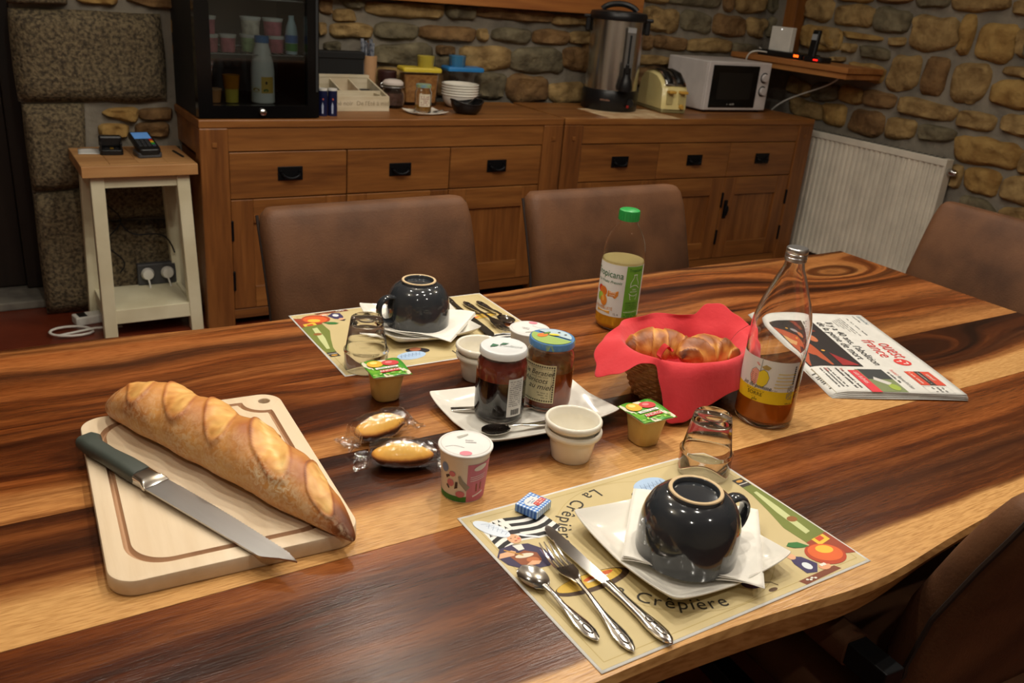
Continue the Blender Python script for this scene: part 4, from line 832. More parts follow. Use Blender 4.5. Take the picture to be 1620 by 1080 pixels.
# ------------------------------------------------------------------ placemats
m_mat = M('placemat_paper', (198,180,134), 0.55, col2=(190,172,124), vs=6)
m_paperw = M('white_paper', (232,230,224), 0.7)
MX, MY = 0.210, 0.1485
def placemat(label, loc, rz):
    t = thing('placemat', label, 'placemat', loc, rz, 'paper placemats')
    def zc(x, y):   # faint curl along the edges
        return 0.0006+0.0012*max(0, abs(x)/MX-0.8)**2*20*0.4*(0.5+0.5*math.sin(9*y+x*3))+0.0012*max(0, abs(y)/MY-0.8)**2*20*0.4*(0.5+0.5*math.sin(23*x))
    MB().grid(lambda u, v: (-MX+2*MX*u, -MY+2*MY*v, zc(-MX+2*MX*u, -MY+2*MY*v)), 40, 28).build('paper_sheet', m_paperw, t, solid=0.0003, angle=180)
    fn = lambda x, y, l=0: (x, y, zc(x, y)+0.0003+l)
    bx, by = MX-0.0035, MY-0.0035
    MB().grid(lambda u, v: fn(-bx+2*bx*u, -by+2*by*v, 0.0001), 40, 28).build('printed_ground', m_mat, t, angle=180)
    ik = Ink(fn)
    e = 0.012
    for a, b in (((-MX+e,-MY+e),(MX-e,-MY+e)),((MX-e,-MY+e),(MX-e,MY-e)),((MX-e,MY-e),(-MX+e,MY-e)),((-MX+e,MY-e),(-MX+e,-MY+e))):
        ik.line('border_line',(176,154,92),[(a[0]+(b[0]-a[0])*i/20, a[1]+(b[1]-a[1])*i/20) for i in range(21)],0.0009,0.0002)
    ik.line('ring_line',(184,162,104),[(0.135*math.cos(i*2*math.pi/60),0.135*math.sin(i*2*math.pi/60)) for i in range(61)],0.0008,0.0002)
    # flag: white ground, black bands, small ermine marks
    A, B, C_, D = (-0.195,0.116),(-0.108,0.128),(-0.100,0.078),(-0.196,0.064)
    def fl(u, v):
        wv = 0.006*math.sin(u*6.0); return ((A[0]*(1-u)+B[0]*u)*(1-v)+(D[0]*(1-u)+C_[0]*u)*v, (A[1]*(1-u)+B[1]*u)*(1-v)+(D[1]*(1-u)+C_[1]*u)*v+wv)
    def strip(u0, u1, v0, v1): return [fl(u0+(u1-u0)*i/8, v0) for i in range(9)]+[fl(u1-(u1-u0)*i/8, v1) for i in range(9)]
    ik.polys('flag_white',(228,226,220),[strip(0,1,0,1)],0.0003)
    bands = [strip(0.42 if k < 2 else 0.0, 1, (2*k)/7.5, (2*k+1)/7.5) for k in range(4)]
    ik.polys('flag_black',(30,28,28),bands,0.0004)
    er = []
    for r in range(3):
        for c in range(4):
            if r == 1 and c == 3: continue
            x, y = fl(0.05+c*0.095+(0.045 if r == 1 else 0), 0.09+r*0.15); er.append([(x,y+0.0035),(x+0.0022,y-0.003),(x,y-0.0015),(x-0.0022,y-0.003)])
    ik.polys('flag_black',(30,28,28),er,0.0004)
    # woman in a dark dress with a mixing bowl and a white lace headdress
    ik.fan('dress',(58,48,78),[(-0.206,0.058),(-0.196,0.070),(-0.178,0.072),(-0.158,0.066),(-0.146,0.048),(-0.146,0.028),(-0.158,0.018),(-0.186,0.022),(-0.202,0.040)],0.0005)
    ik.fan('apron_white',(226,222,214),[(-0.178,0.070),(-0.166,0.068),(-0.168,0.058),(-0.176,0.058)],0.0006)
    ik.fan('mixing_bowl',(142,78,46),[(-0.192,0.052),(-0.170,0.056),(-0.158,0.046),(-0.160,0.032),(-0.174,0.026),(-0.188,0.034)],0.0006)
    ik.fan('bowl_inside',(226,214,190),ell(-0.175,0.047,0.012,0.004,16,-0.15),0.0007)
    ik.fan('face_print',(222,170,132),ell(-0.168,0.081,0.0085,0.0095,18),0.0006)
    ik.polys('arm_print',(222,170,132),[[(-0.206,0.054),(-0.186,0.052),(-0.180,0.058),(-0.184,0.062),(-0.200,0.062)]],0.0007)
    ik.polys('hand_print',(222,170,132),[[(-0.184,0.030),(-0.168,0.026),(-0.162,0.030),(-0.172,0.035)]],0.0007)
    ik.fan('hair',(40,34,38),[(-0.180,0.088),(-0.172,0.098),(-0.160,0.098),(-0.154,0.088),(-0.160,0.089),(-0.170,0.091)],0.0007)
    ik.fan('headdress',(216,226,238),ell(-0.183,0.110,0.026,0.011,24,-1.05),0.0008)
    for k in range(5): ik.line('headdress_outline',(120,140,170),[(-0.190+0.004*k,0.124-0.006*k),(-0.180+0.003*k,0.120-0.006*k),(-0.186+0.003*k,0.112-0.005*k)],0.0006,0.0009)
    ik.line('ribbon',(230,232,238),bez((-0.158,0.086),(-0.150,0.076),(-0.148,0.080),(-0.138,0.070),8),0.0035,0.0008)
    # second headdress oval over a dark-haired figure, half hidden under the mug
    ik.fan('second_hair',(34,28,32),ell(0.050,0.090,0.022,0.012,20,-0.3),0.0003); ik.fan('second_face',(170,104,74),ell(0.052,0.084,0.011,0.008,16),0.0004)
    # light strokes that give the painted woman eyes, mouth and a spoon
    ik.polys('face_marks',(60,40,34),[ell(-0.1715,0.083,0.0012,0.0006,8),ell(-0.1655,0.083,0.0012,0.0006,8)],0.0009); ik.polys('mouth_mark',(180,60,50),[ell(-0.1685,0.0765,0.002,0.0007,8)],0.0009); ik.fan('cheek_mark',(226,120,100),ell(-0.163,0.079,0.002,0.0016,10),0.0008); ik.line('wooden_spoon',(190,140,60),[(-0.192,0.066),(-0.176,0.048)],0.0022,0.0009)
    ik.fan('dress_sheen',(110,98,140),[(-0.152,0.050),(-0.147,0.044),(-0.149,0.030),(-0.154,0.034)],0.0006); ik.fan('bowl_sheen',(190,112,66),ell(-0.170,0.036,0.008,0.005,14,-0.3),0.0007)
    ik.fan('headdress',(170,196,226),ell(0.070,0.107,0.028,0.016,24,0.1),0.0004)
    for k in range(6): ik.line('headdress_outline',(90,110,150),[(0.050+0.007*k,0.098),(0.056+0.007*k,0.112),(0.060+0.006*k,0.102),(0.054+0.007*k,0.106)],0.0007,0.0005)
    # pancakes
    ik.fan('pancake_rim',(70,48,30),ell(-0.130,-0.028,0.052,0.015,28,0.0),0.0003); ik.fan('pancake',(214,176,70),ell(-0.132,-0.025,0.046,0.011,28,0.0),0.0004); ik.fan('pancake_filling',(206,96,40),ell(-0.118,-0.022,0.022,0.004,18,0.05),0.0005); ik.fan('pancake_cream',(232,224,206),ell(-0.122,-0.026,0.016,0.002,14,0.05),0.0006)
    # berries
    ik.fan('berry',(60,34,70),ell(0.040,-0.112,0.016,0.011,20),0.0003); ik.polys('berry_red',(150,30,50),[ell(0.036+0.006*k,-0.114+0.004*(k % 2),0.0032,0.0032,10) for k in range(3)],0.0005)
    ik.line('berry_stem',(90,70,40),[(0.050,-0.118),(0.060,-0.122),(0.064,-0.130)],0.0012,0.0004); ik.fan('berry',(90,64,40),ell(0.052,-0.133,0.007,0.003,12),0.0003)
    # cider bottle with apple
    ik.fan('bottle_print',(112,122,52),[(0.187,0.050),(0.204,0.050),(0.206,0.030),(0.207,0.0),(0.207,-0.085),(0.165,-0.090),(0.163,-0.050),(0.175,-0.012),(0.185,0.026)],0.0003)
    ik.fan('bottle_shine',(190,196,140),[(0.192,0.030),(0.198,0.030),(0.196,-0.010),(0.190,-0.070),(0.180,-0.072),(0.183,-0.020)],0.0004)
    ik.polys('bottle_neck',(50,44,36),[[(0.186,0.066),(0.204,0.066),(0.205,0.046),(0.187,0.046)]],0.0004); ik.polys('bottle_foil',(206,150,60),[ell(0.195,0.060,0.006,0.003,10)],0.0005)
    ik.line('neck_line',(226,222,214),[(0.187,0.053),(0.204,0.053)],0.0014,0.0005)
    ik.fan('bottle_seal',(140,90,40),ell(0.190,-0.040,0.008,0.006,16),0.0005)
    ik.fan('bottle_label',(150,62,34),[(0.164,-0.086),(0.207,-0.080),(0.207,-0.128),(0.180,-0.120),(0.166,-0.104)],0.0005); ik.polys('label_gold',(222,186,60),[[(0.176,-0.084),(0.200,-0.082),(0.200,-0.094),(0.176,-0.098)]],0.0006); ik.polys('label_red',(200,70,40),[[(0.182,-0.084),(0.194,-0.083),(0.194,-0.090),(0.182,-0.092)]],0.0007)
    ik.fan('apple_shade',(176,64,30),ell(0.168,-0.113,0.027,0.021,28,-0.3),0.0006); ik.fan('apple',(214,96,42),ell(0.170,-0.111,0.023,0.017,28,-0.3),0.0007); ik.fan('apple_blush',(236,180,60),ell(0.174,-0.106,0.012,0.008,20,-0.3),0.0008)
    ik.fan('apple_leaf',(50,112,50),[(0.134,-0.080),(0.142,-0.076),(0.154,-0.080),(0.162,-0.093),(0.150,-0.091),(0.140,-0.087)],0.0007)
    ik.fan('plank_print',(120,62,38),[(0.092,-0.136),(0.158,-0.134),(0.162,-0.142),(0.096,-0.145)],0.0003)
    ik.fan('small_dress',(60,50,90),[(0.120,-0.096),(0.134,-0.104),(0.142,-0.122),(0.128,-0.134),(0.114,-0.130),(0.114,-0.110)],0.0005); ik.fan('small_face',(222,170,132),ell(0.122,-0.098,0.006,0.006,14),0.0006); ik.fan('small_hair',(40,34,38),[(0.114,-0.096),(0.120,-0.088),(0.128,-0.092),(0.122,-0.094)],0.0007); ik.fan('small_apron',(220,226,230),ell(0.126,-0.120,0.006,0.007,14),0.0006); ik.fan('small_bowl',(222,160,120),ell(0.146,-0.130,0.009,0.006,16),0.0006)
    ik.polys('plank_marks',(228,222,210),[ell(0.104+0.004*k,-0.139-0.002*(k % 2),0.0022,0.0016,8) for k in range(4)]+[ell(0.143+0.003*k,-0.127,0.002,0.0025,8) for k in range(3)],0.0008)
    # lettering around the plate
    for start in (93, 197):
        word = 'La Crêpière'; vs_all = []; ang = R_(start); Rr = 0.131
        for chx in word:
            if chx == ' ': ang += 0.011/Rr; continue
            vs, fs = text(chx, 0.026, 'LEFT'); wd = max(v[0] for v in vs)
            a = ang+wd/2/Rr
            mb = MB().add([fn((Rr-y)*math.cos(a)+(x-wd/2)*-math.sin(a), (Rr-y)*math.sin(a)+(x-wd/2)*math.cos(a), 0.0005) for x, y in vs], fs)
            ik.layers.append(('lettering' if start == 93 else 'lower_lettering', mb, flat((44,38,30)))); ang += (wd+0.0032)/Rr
    ik.build(t); return t
pm = placemat('printed beige placemat in front, under the near mug and plate', (0.680,0.652,T), 0.0086)
copy_tree(pm, 'printed beige placemat on the far side, under the far mug', (0.706,1.386,T), math.pi-0.009)
ZM = T+0.0022          # top of a placemat

# ------------------------------------------------------------------ place settings
square_plate('dinner_plate', 'square white plate under the near upturned mug', (0.683,0.629,ZM), R_(1), 0.196, 0.198, 0.020, group='square place-setting plates')
square_plate('dinner_plate', 'square white plate under the far upturned mug', (0.706,1.397,ZM), R_(-3), 0.186, 0.192, 0.020, group='square place-setting plates')
m_nap = M('white_napkin', (236,232,222), 0.85, col2=(230,225,214), vs=30, bump=0.0006, bs=90)
def napkin(label, loc, rz, s):
    mb = MB()
    for k, off in enumerate((0.0, 0.0016, 0.0032)):
        mb.grid(lambda u, v: ((u-0.5)*s*(1-0.012*k), (v-0.5)*s*(1-0.012*k), 0.0105+off+0.0105*max(0,(max(abs(u-0.5),abs(v-0.5))-0.26)*3.2)**2+0.0035*math.sin(9*u+3*v+k)*max(0,abs(v-0.5)*2-0.5)+0.002*math.sin(17*u)*abs(u-0.5)), 26, 26)
    return tag(mb.build('paper_napkin', m_nap, None, loc, (0,0,rz), angle=180, solid=0.0004), label, 'napkin', 'white paper napkins')
napkin('white paper napkin lying on the near plate beneath the mug', (0.704,0.626,ZM-0.001), R_(-44), 0.163)
napkin('white paper napkin lying on the far plate beneath the mug', (0.712,1.388,ZM-0.001), R_(-46), 0.160)
m_mug = M('dark_grey_glaze', (48,51,55), 0.10, coat=0.6, col2=(44,47,51))
m_bisq = M('bare_clay', (206,180,140), 0.8)
def mug(label, loc, rz):
    t = thing('mug', label, 'mug', loc, rz, 'upturned mugs')
    o = [(0.0595,0.0),(0.0600,0.004),(0.0602,0.018),(0.0598,0.032),(0.0585,0.045),(0.0555,0.057),(0.0505,0.067),(0.0435,0.0745),(0.0360,0.0785),(0.0330,0.0795),(0.0325,0.0835)]
    i = [(0.0265,0.0840),(0.0255,0.0790),(0.015,0.0780),(0,0.0778)]
    inner = [(0,0.0735),(0.030,0.0725),(0.042,0.0685),(0.0500,0.060),(0.0545,0.048),(0.0560,0.030),(0.0563,0.004),(0.0572,0.0)]
    MB().lathe(inner+[o[0]]+o+[(0.0315,0.0848),(0.0275,0.0848)]+i,64).build('cup', m_mug, t, angle=60)
    MB().lathe([(0.0322,0.0840),(0.0316,0.0853),(0.0300,0.0857),(0.0278,0.0853),(0.0270,0.0840)],64).build('foot_ring', m_bisq, t)
    path = bez((0.054,0,0.058),(0.074,0,0.066),(0.088,0,0.050),(0.083,0,0.030),14)+bez((0.083,0,0.030),(0.080,0,0.018),(0.072,0,0.012),(0.057,0,0.013),10)[1:]
    rings = []
    pts = [Vector(p) for p in path]
    for k, p in enumerate(pts):
        d = (pts[min(k+1,len(pts)-1)]-pts[max(k-1,0)]).normalized(); nrm = Vector((d.z,0,-d.x)); b = Vector((0,1,0))
        rings.append([tuple(p+0.0042*math.cos(a)*nrm+0.0085*math.sin(a)*b) for a in [2*math.pi*j/12 for j in range(12)]])
    MB().rings(rings).build('handle', m_mug, t)
    return t
mg = mug('dark grey mug upside down on the near plate', (0.674,0.608,ZM+0.0131), R_(-4))
copy_tree(mg, 'dark grey mug upside down on the far plate', (0.699,1.390,ZM+0.0131), R_(186))
def tumbler(label, loc):
    o = [(0.0360,0.0),(0.0368,0.001),(0.0368,0.029),(0.0382,0.032),(0.0380,0.034),(0.0358,0.0365),(0.0345,0.0375),(0.0275,0.083),(0.0262,0.0895),(0.0235,0.0915),(0.014,0.0895),(0.0,0.0885)]
    i = [(0,0.0800),(0.022,0.0795),(0.0262,0.077),(0.0331,0.0372),(0.0350,0.034),(0.0350,0.030),(0.0348,0.001),(0.0352,0.0)]
    return tag(MB().lathe(i+o,48).build('drinking_glass', m_glass, None, loc, angle=50), label, 'glass', 'upturned tumblers')
tumbler('clear glass tumbler upside down on the near placemat', (0.845,0.757,ZM))
tumbler('clear glass tumbler upside down on the far placemat', (0.541,1.261,ZM))

# ------------------------------------------------------------------ cutlery
m_cut = M('polished_steel', (206,202,196), 0.13, metal=1.0, col2=(196,192,186), vs=40)
m_engr = M('tarnished_relief', (110,104,98), 0.3, metal=1.0)
def strip_loft(st, nseg=8):
    """st: list of (s, half width, z centre, half thickness, curvature) along +y"""
    rings = []
    for s, hw, z, ht, cv in st:
        ring = []
        for j in range(nseg+1):
            u = -1+2*j/nseg; ring.append((u*hw, s, z+cv*u*u+ht*math.sqrt(max(0,1-u*u*0.9))))
        for j in range(nseg, -1, -1):
            u = -1+2*j/nseg; ring.append((u*hw, s, z+cv*u*u-ht*math.sqrt(max(0,1-u*u*0.9))))
        rings.append(ring)
    return MB().rings(rings)
def handle_deco(t, s0, L, z):
    for k, (s, a, b) in enumerate(((0.018,0.0042,0.010),(0.037,0.0034,0.007))):
        pts = [(a*0.75*math.cos(q), s0+s+b*0.75*math.sin(q), z+0.0026) for q in [2*math.pi*i/18 for i in range(19)]]
        MB().tube(pts,0.0008,6).build('scroll_relief', m_engr, t)
def handle_st(L, z0=0.003):
    return [(0.0,0.0008,z0,0.0010,0),(0.004,0.0045,z0,0.0018,0),(0.014,0.0078,z0,0.0022,0),(0.028,0.0082,z0+0.0005,0.0022,0),(0.046,0.0058,z0+0.001,0.0022,0),(0.062,0.0036,z0+0.002,0.0022,0),(L*0.8,0.0030,z0+0.0045,0.0022,0),(L,0.0038,z0+0.005,0.0018,0)]
def spoon(label, loc, rz, k=1.0, name='spoon', grp='place-setting cutlery'):
    t = thing(name, label, 'spoon', loc, rz, grp); L = 0.095
    strip_loft([(a*k,b*k,c,d,e) for a,b,c,d,e in handle_st(L)]).build('handle', m_cut, t)
    st = []
    for i in range(11):
        u = i/10; s = L-0.003+0.046*u; hw = 0.0165*math.sqrt(max(0.0,1-((u-0.56)/0.56)**2)) if u < 0.56 else 0.0165*math.sqrt(max(0,1-((u-0.56)/0.44)**2)); hw = max(hw, 0.0036 if u < 0.3 else 0.0004)
        st.append((s*k, hw*k, 0.0055-0.0040*math.sin(math.pi*min(1,u))+0.0, 0.0009, 0.0045*math.sin(math.pi*u)))
    strip_loft(st,12).build('bowl', m_cut, t)
    handle_deco(t, 0, L, 0.003); return t
def fork(label, loc, rz):
    t = thing('fork', label, 'fork', loc, rz, 'place-setting cutlery'); L = 0.115
    strip_loft(handle_st(L)).build('handle', m_cut, t)
    strip_loft([(L-0.004,0.0040,0.008,0.0016,0),(L+0.006,0.0070,0.0075,0.0014,0.0008),(L+0.016,0.0112,0.006,0.0013,0.0016),(L+0.030,0.0118,0.0048,0.0012,0.0016)],10).build('fork_neck', m_cut, t)
    for i in range(4):
        x = -0.0094+i*0.00627
        pts = [(x,L+0.028,0.0054),(x,L+0.040,0.0046),(x,L+0.052,0.0054),(x,L+0.064,0.0078),(x,L+0.074,0.0108)]
        MB().tube(pts,[0.0020,0.0019,0.0017,0.0014,0.0007],8).build('tine', m_cut, t)
    handle_deco(t, 0, L, 0.003); return t
def knife(label, loc, rz, grp='place-setting cutlery'):
    t = thing('table_knife', label, 'knife', loc, rz, grp); L = 0.110
    strip_loft([(0,0.001,0.0045,0.0012,0),(0.005,0.0055,0.0045,0.003,0),(0.016,0.0088,0.0045,0.0036,0),(0.030,0.0090,0.0045,0.0036,0),(0.050,0.0066,0.0045,0.0036,0),(0.075,0.0055,0.0045,0.0036,0),(L-0.006,0.0062,0.0045,0.0036,0),(L,0.0068,0.0045,0.0030,0)]).build('handle', m_cut, t)
    MB().rings([[(x0,s,0.0038),(x1,s,0.0044),(x0,s,0.0050)] for s, x0, x1 in ((L-0.001,-0.0055,0.0066),(L+0.02,-0.0085,0.0072),(L+0.07,-0.0100,0.0078),(L+0.105,-0.0092,0.0075),(L+0.118,-0.004,0.0062),(L+0.123,0.001,0.0040))]).build('blade', m_cut, t, angle=30)
    handle_deco(t, 0.0, L, 0.0055); return t
def toward(p, q): return math.atan2(q[1]-p[1], q[0]-p[0])-math.pi/2
knife('table knife nearest the plate on the front placemat', (0.560,0.499,ZM), toward((0.560,0.499),(0.556,0.729)))
fork('fork between knife and spoon on the front placemat', (0.517,0.509,ZM), toward((0.517,0.509),(0.534,0.699)))
spoon('spoon at the outer left of the front placemat', (0.494,0.538,ZM), toward((0.494,0.538),(0.487,0.668)))
knife('table knife beside the far plate', (0.826,1.525,ZM), toward((0.826,1.525),(0.812,1.300)))
fork('fork between knife and spoon on the far placemat', (0.853,1.486,ZM), toward((0.853,1.486),(0.851,1.290)))
spoon('spoon at the outer right of the far placemat', (0.881,1.480,ZM), toward((0.881,1.480),(0.882,1.340)))

# ------------------------------------------------------------------ serving plate with two jam jars
square_plate('serving_plate', 'rectangular white serving plate carrying the two jam jars', (0.704,1.016,T), R_(1), 0.262, 0.182, 0.016)
ZP = T+0.0045
m_jamd = M('dark_jam', (26,8,10), 0.12, col2=(18,5,7), vs=20)
m_jama = M('apricot_jam', (176,84,18), 0.15, col2=(150,62,10), vs=24, trans=0.35, ior=1.4)
def jam_jar(label, loc, lidmat, jam, jam_h, res):
    t = thing('jam_jar', label, 'jar', loc, 0, 'jam jars')
    o = [(0,0),(0.030,0.0),(0.0345,0.003),(0.0375,0.009),(0.0385,0.018),(0.0385,0.078),(0.0380,0.090),(0.0360,0.097),(0.0330,0.102),(0.0325,0.108)]
    i = [(0.0305,0.108),(0.0310,0.102),(0.0340,0.0955),(0.0360,0.089),(0.0365,0.078),(0.0365,0.018),(0.0350,0.010),(0.0310,0.006),(0,0.006)]
    MB().lathe(o+i,48).build('glass_body', m_glass, t, angle=60)
    MB().lathe([(0,0.0065),(0.0312,0.0065),(0.0355,0.011),(0.0372,0.018),(0.0372,jam_h),(0,jam_h+0.001)],48).build('jam', jam, t, angle=60)
    MB().lathe([(0.0371,jam_h),(0.0371,0.078),(0.0364,0.089),(0.0345,0.0955),(0.0315,0.101)],48).build('jam_residue', res, t, angle=180)
    MB().lathe([(0,0.1165),(0.026,0.1162),(0.030,0.1172),(0.0345,0.1165),(0.0360,0.1145),(0.0362,0.1065),(0.0352,0.1055),(0.0335,0.1065),(0.0335,0.112),(0,0.113)],48).build('lid', lidmat, t, angle=40)
    return t
def smear(name, col, amt):
    m = bpy.data.materials.new(name); m.use_nodes = True; nt = m.node_tree; b = nt.nodes['Principled BSDF']; N = nt.nodes.new; L = nt.links.new
    tc = N('ShaderNodeTexCoord'); nz = N('ShaderNodeTexNoise'); nz.inputs['Scale'].default_value = 55; nz.inputs['Detail'].default_value = 5; L(tc.outputs['Object'], nz.inputs['Vector'])
    rp = N('ShaderNodeValToRGB'); rp.color_ramp.elements[0].position = 0.35; rp.color_ramp.elements[0].color = (amt[0],)*3+(1,); rp.color_ramp.elements[1].position = 0.65; rp.color_ramp.elements[1].color = (amt[1],)*3+(1,)
    L(nz.outputs['Fac'], rp.inputs[0]); L(rp.outputs[0], b.inputs['Alpha']); b.inputs['Base Color'].default_value = lin(col); b.inputs['Roughness'].default_value = 0.25; return m
dl = (0.657,1.016,ZP); al = (0.748,1.020,ZP)
jd = jam_jar('jar of dark red jam with a white lid', dl, M('white_lid',(226,228,228),0.3,coat=0.3), m_jamd, 0.070, smear('red_residue',(140,52,34),(0.8,1.0)))
ja = jam_jar('jar of amber apricot jam with a colourful lid', al, M('lid_plain_blue',(84,130,178),0.35), m_jama, 0.068, smear('apricot_residue',(150,100,40),(0.25,0.8)))
# lids' print
ik = Ink(plane(0.1172)); ik.fan('lid_leaf',(60,110,80),[(-0.022,0.004),(-0.012,0.012),(-0.006,0.004),(-0.012,0.002)]).fan('lid_leaf',(60,110,80),[(-0.005,0.004),(0.004,0.009),(0.012,0.004),(0.004,0.002)]); ik.text('lid_script',(140,146,140),'Confiture',0.009,0.006,-0.009,R_(-35),shear=0.3); ik.build(jd)
ik = Ink(plane(0.1173)); ik.fan('lid_field',(150,176,90),[(0.033*math.cos(a),0.033*math.sin(a)) for a in [R_(120+k*15) for k in range(13)]]).fan('lid_sky',(176,196,206),[(0.030*math.cos(a),0.030*math.sin(a)) for a in [R_(-50+k*14) for k in range(12)]],0.0005)
ik.fan('lid_fruit',(222,120,40),ell(-0.012,0.010,0.010,0.007,18,0.2),0.0008).fan('lid_fruit_yellow',(226,200,60),ell(0.006,0.004,0.009,0.004,16,-0.6),0.0008).fan('lid_leaf',(90,130,50),ell(-0.001,0.014,0.008,0.003,14,0.2),0.0009); ik.polys('lid_bee',(70,56,50),[ell(0.018,0.008,0.0025,0.002,8),ell(0.022,-0.004,0.0025,0.002,8)],0.0009); ik.build(ja)
MB().lathe([(0.0363,0.1065),(0.0363,0.1145),(0.0357,0.116)],24).xf(lambda x,y,z: (x,y,z)).build('lid_band', M('lid_band_print',(150,172,90),0.35,col2=(84,130,178),vs=22,contrast=(0.47,0.53)), ja)
# labels
ik = Ink(cyl(0.0387, math.atan2(-dl[1],-dl[0])+R_(38), 0.046)); ik.rect('paper_label',(222,222,218),-0.0135,-0.030,0.0135,0.032,0.0002)
for k in range(13): ik.polys('label_text',(110,110,112),squiggle(-0.011,0.011,0.027-k*0.0033,0.0018,16),0.0005)
for k in range(14): ik.polys('barcode',(30,30,32),[[(-0.007+k*0.0011,-0.027),(-0.007+k*0.0011+(0.0007 if k % 3 else 0.0004),-0.027),(-0.007+k*0.0011+(0.0007 if k % 3 else 0.0004),-0.018),(-0.007+k*0.0011,-0.018)]],0.0005)
ik.build(jd)
ik = Ink(cyl(0.0387, math.atan2(-al[1],-al[0])-R_(26), 0.050)); hw = 0.029
ik.rect('paper_label',(222,210,166),-hw,-0.030,hw,0.034,0.0002,nu=16)
for k in range(15): ik.polys('label_border',(96,90,70),[ell(-hw+0.003+k*(2*hw-0.006)/14,yy,0.0014,0.0016,8) for yy in (-0.0265,0.0305)],0.0005)
for k in range(15): ik.polys('label_border',(96,90,70),[ell(xx,-0.0265+k*0.057/14,0.0014,0.0016,8) for xx in (-hw+0.003,hw-0.003)],0.0005)
ik.line('label_border',(110,100,78),[(-hw+0.006+i*(2*hw-0.012)/10,0.027) for i in range(11)],0.0004).line('label_border',(110,100,78),[(hw-0.006,0.027-i*0.005) for i in range(11)],0.0004)
ik.text('lettering',(46,42,34),'le Beratier',0.0115,0.002,0.016,shear=0.25).text('lettering',(46,42,34),'Abricots',0.0120,-0.004,0.003,shear=0.35).text('lettering',(46,42,34),'au miel',0.0130,0.004,-0.0075,shear=0.35)
for k in range(3): ik.polys('small_print',(90,84,66),squiggle(0.002+0.002*k,0.020,-0.014-k*0.004,0.0018,9),0.0005)
ik.polys('small_print',(90,84,66),squiggle(-0.012,0.018,0.0125,0.0014,18),0.0005); ik.build(ja)
spoon('spoon lying bowl outward at the front of the jam plate', (0.735,0.950,ZP+0.0035), toward((0.735,0.950),(0.594,0.966)), 1.0, 'jam_spoon','jam plate cutlery')
q = thing('jam_knife', 'steel knife with a squared handle tucked behind the jam jars', 'knife', (0.592,1.050,ZP+0.004), toward((0.592,1.050),(0.80,0.985)), 'jam plate cutlery')
MB().box(-0.0055,0,0,0.0055,0.095,0.004).build('handle', m_cut, q, smooth=False, bevel=0.0012)
MB().box(-0.0045,0.095,0.001,0.0045,0.185,0.0025).build('blade', m_cut, q, smooth=False, bevel=0.0006)
MB().lathe([(0,0.004),(0.0032,0.004),(0.0028,0.0048),(0,0.0048)],14,0,0.008).build('end_emblem', m_engr, q)

# ------------------------------------------------------------------ ramekins
m_ram = M('ramekin_white', (236,230,216), 0.18, coat=0.4, col2=(230,224,208))
def ramekin(label, loc):
    o = [(0,0),(0.027,0),(0.0285,0.002),(0.0345,0.036),(0.0395,0.0375),(0.0412,0.041),(0.0412,0.045),(0.0395,0.0475)]
    i = [(0.0375,0.0475),(0.0360,0.045),(0.0335,0.030),(0.0265,0.008),(0.023,0.006),(0,0.006)]
    return tag(MB().lathe(o+i,48).build('ramekin', m_ram, None, loc, angle=60), label, 'ramekin', 'stacked white ramekins')
ramekin('lower white ramekin of the near stack by the jam plate', (0.694,0.872,T)); ramekin('upper white ramekin of the near stack by the jam plate', (0.692,0.872,T+0.0155))
ramekin('lower white ramekin of the far stack behind the dark jam', (0.703,1.158,T)); ramekin('upper white ramekin of the far stack behind the dark jam', (0.701,1.157,T+0.0155))

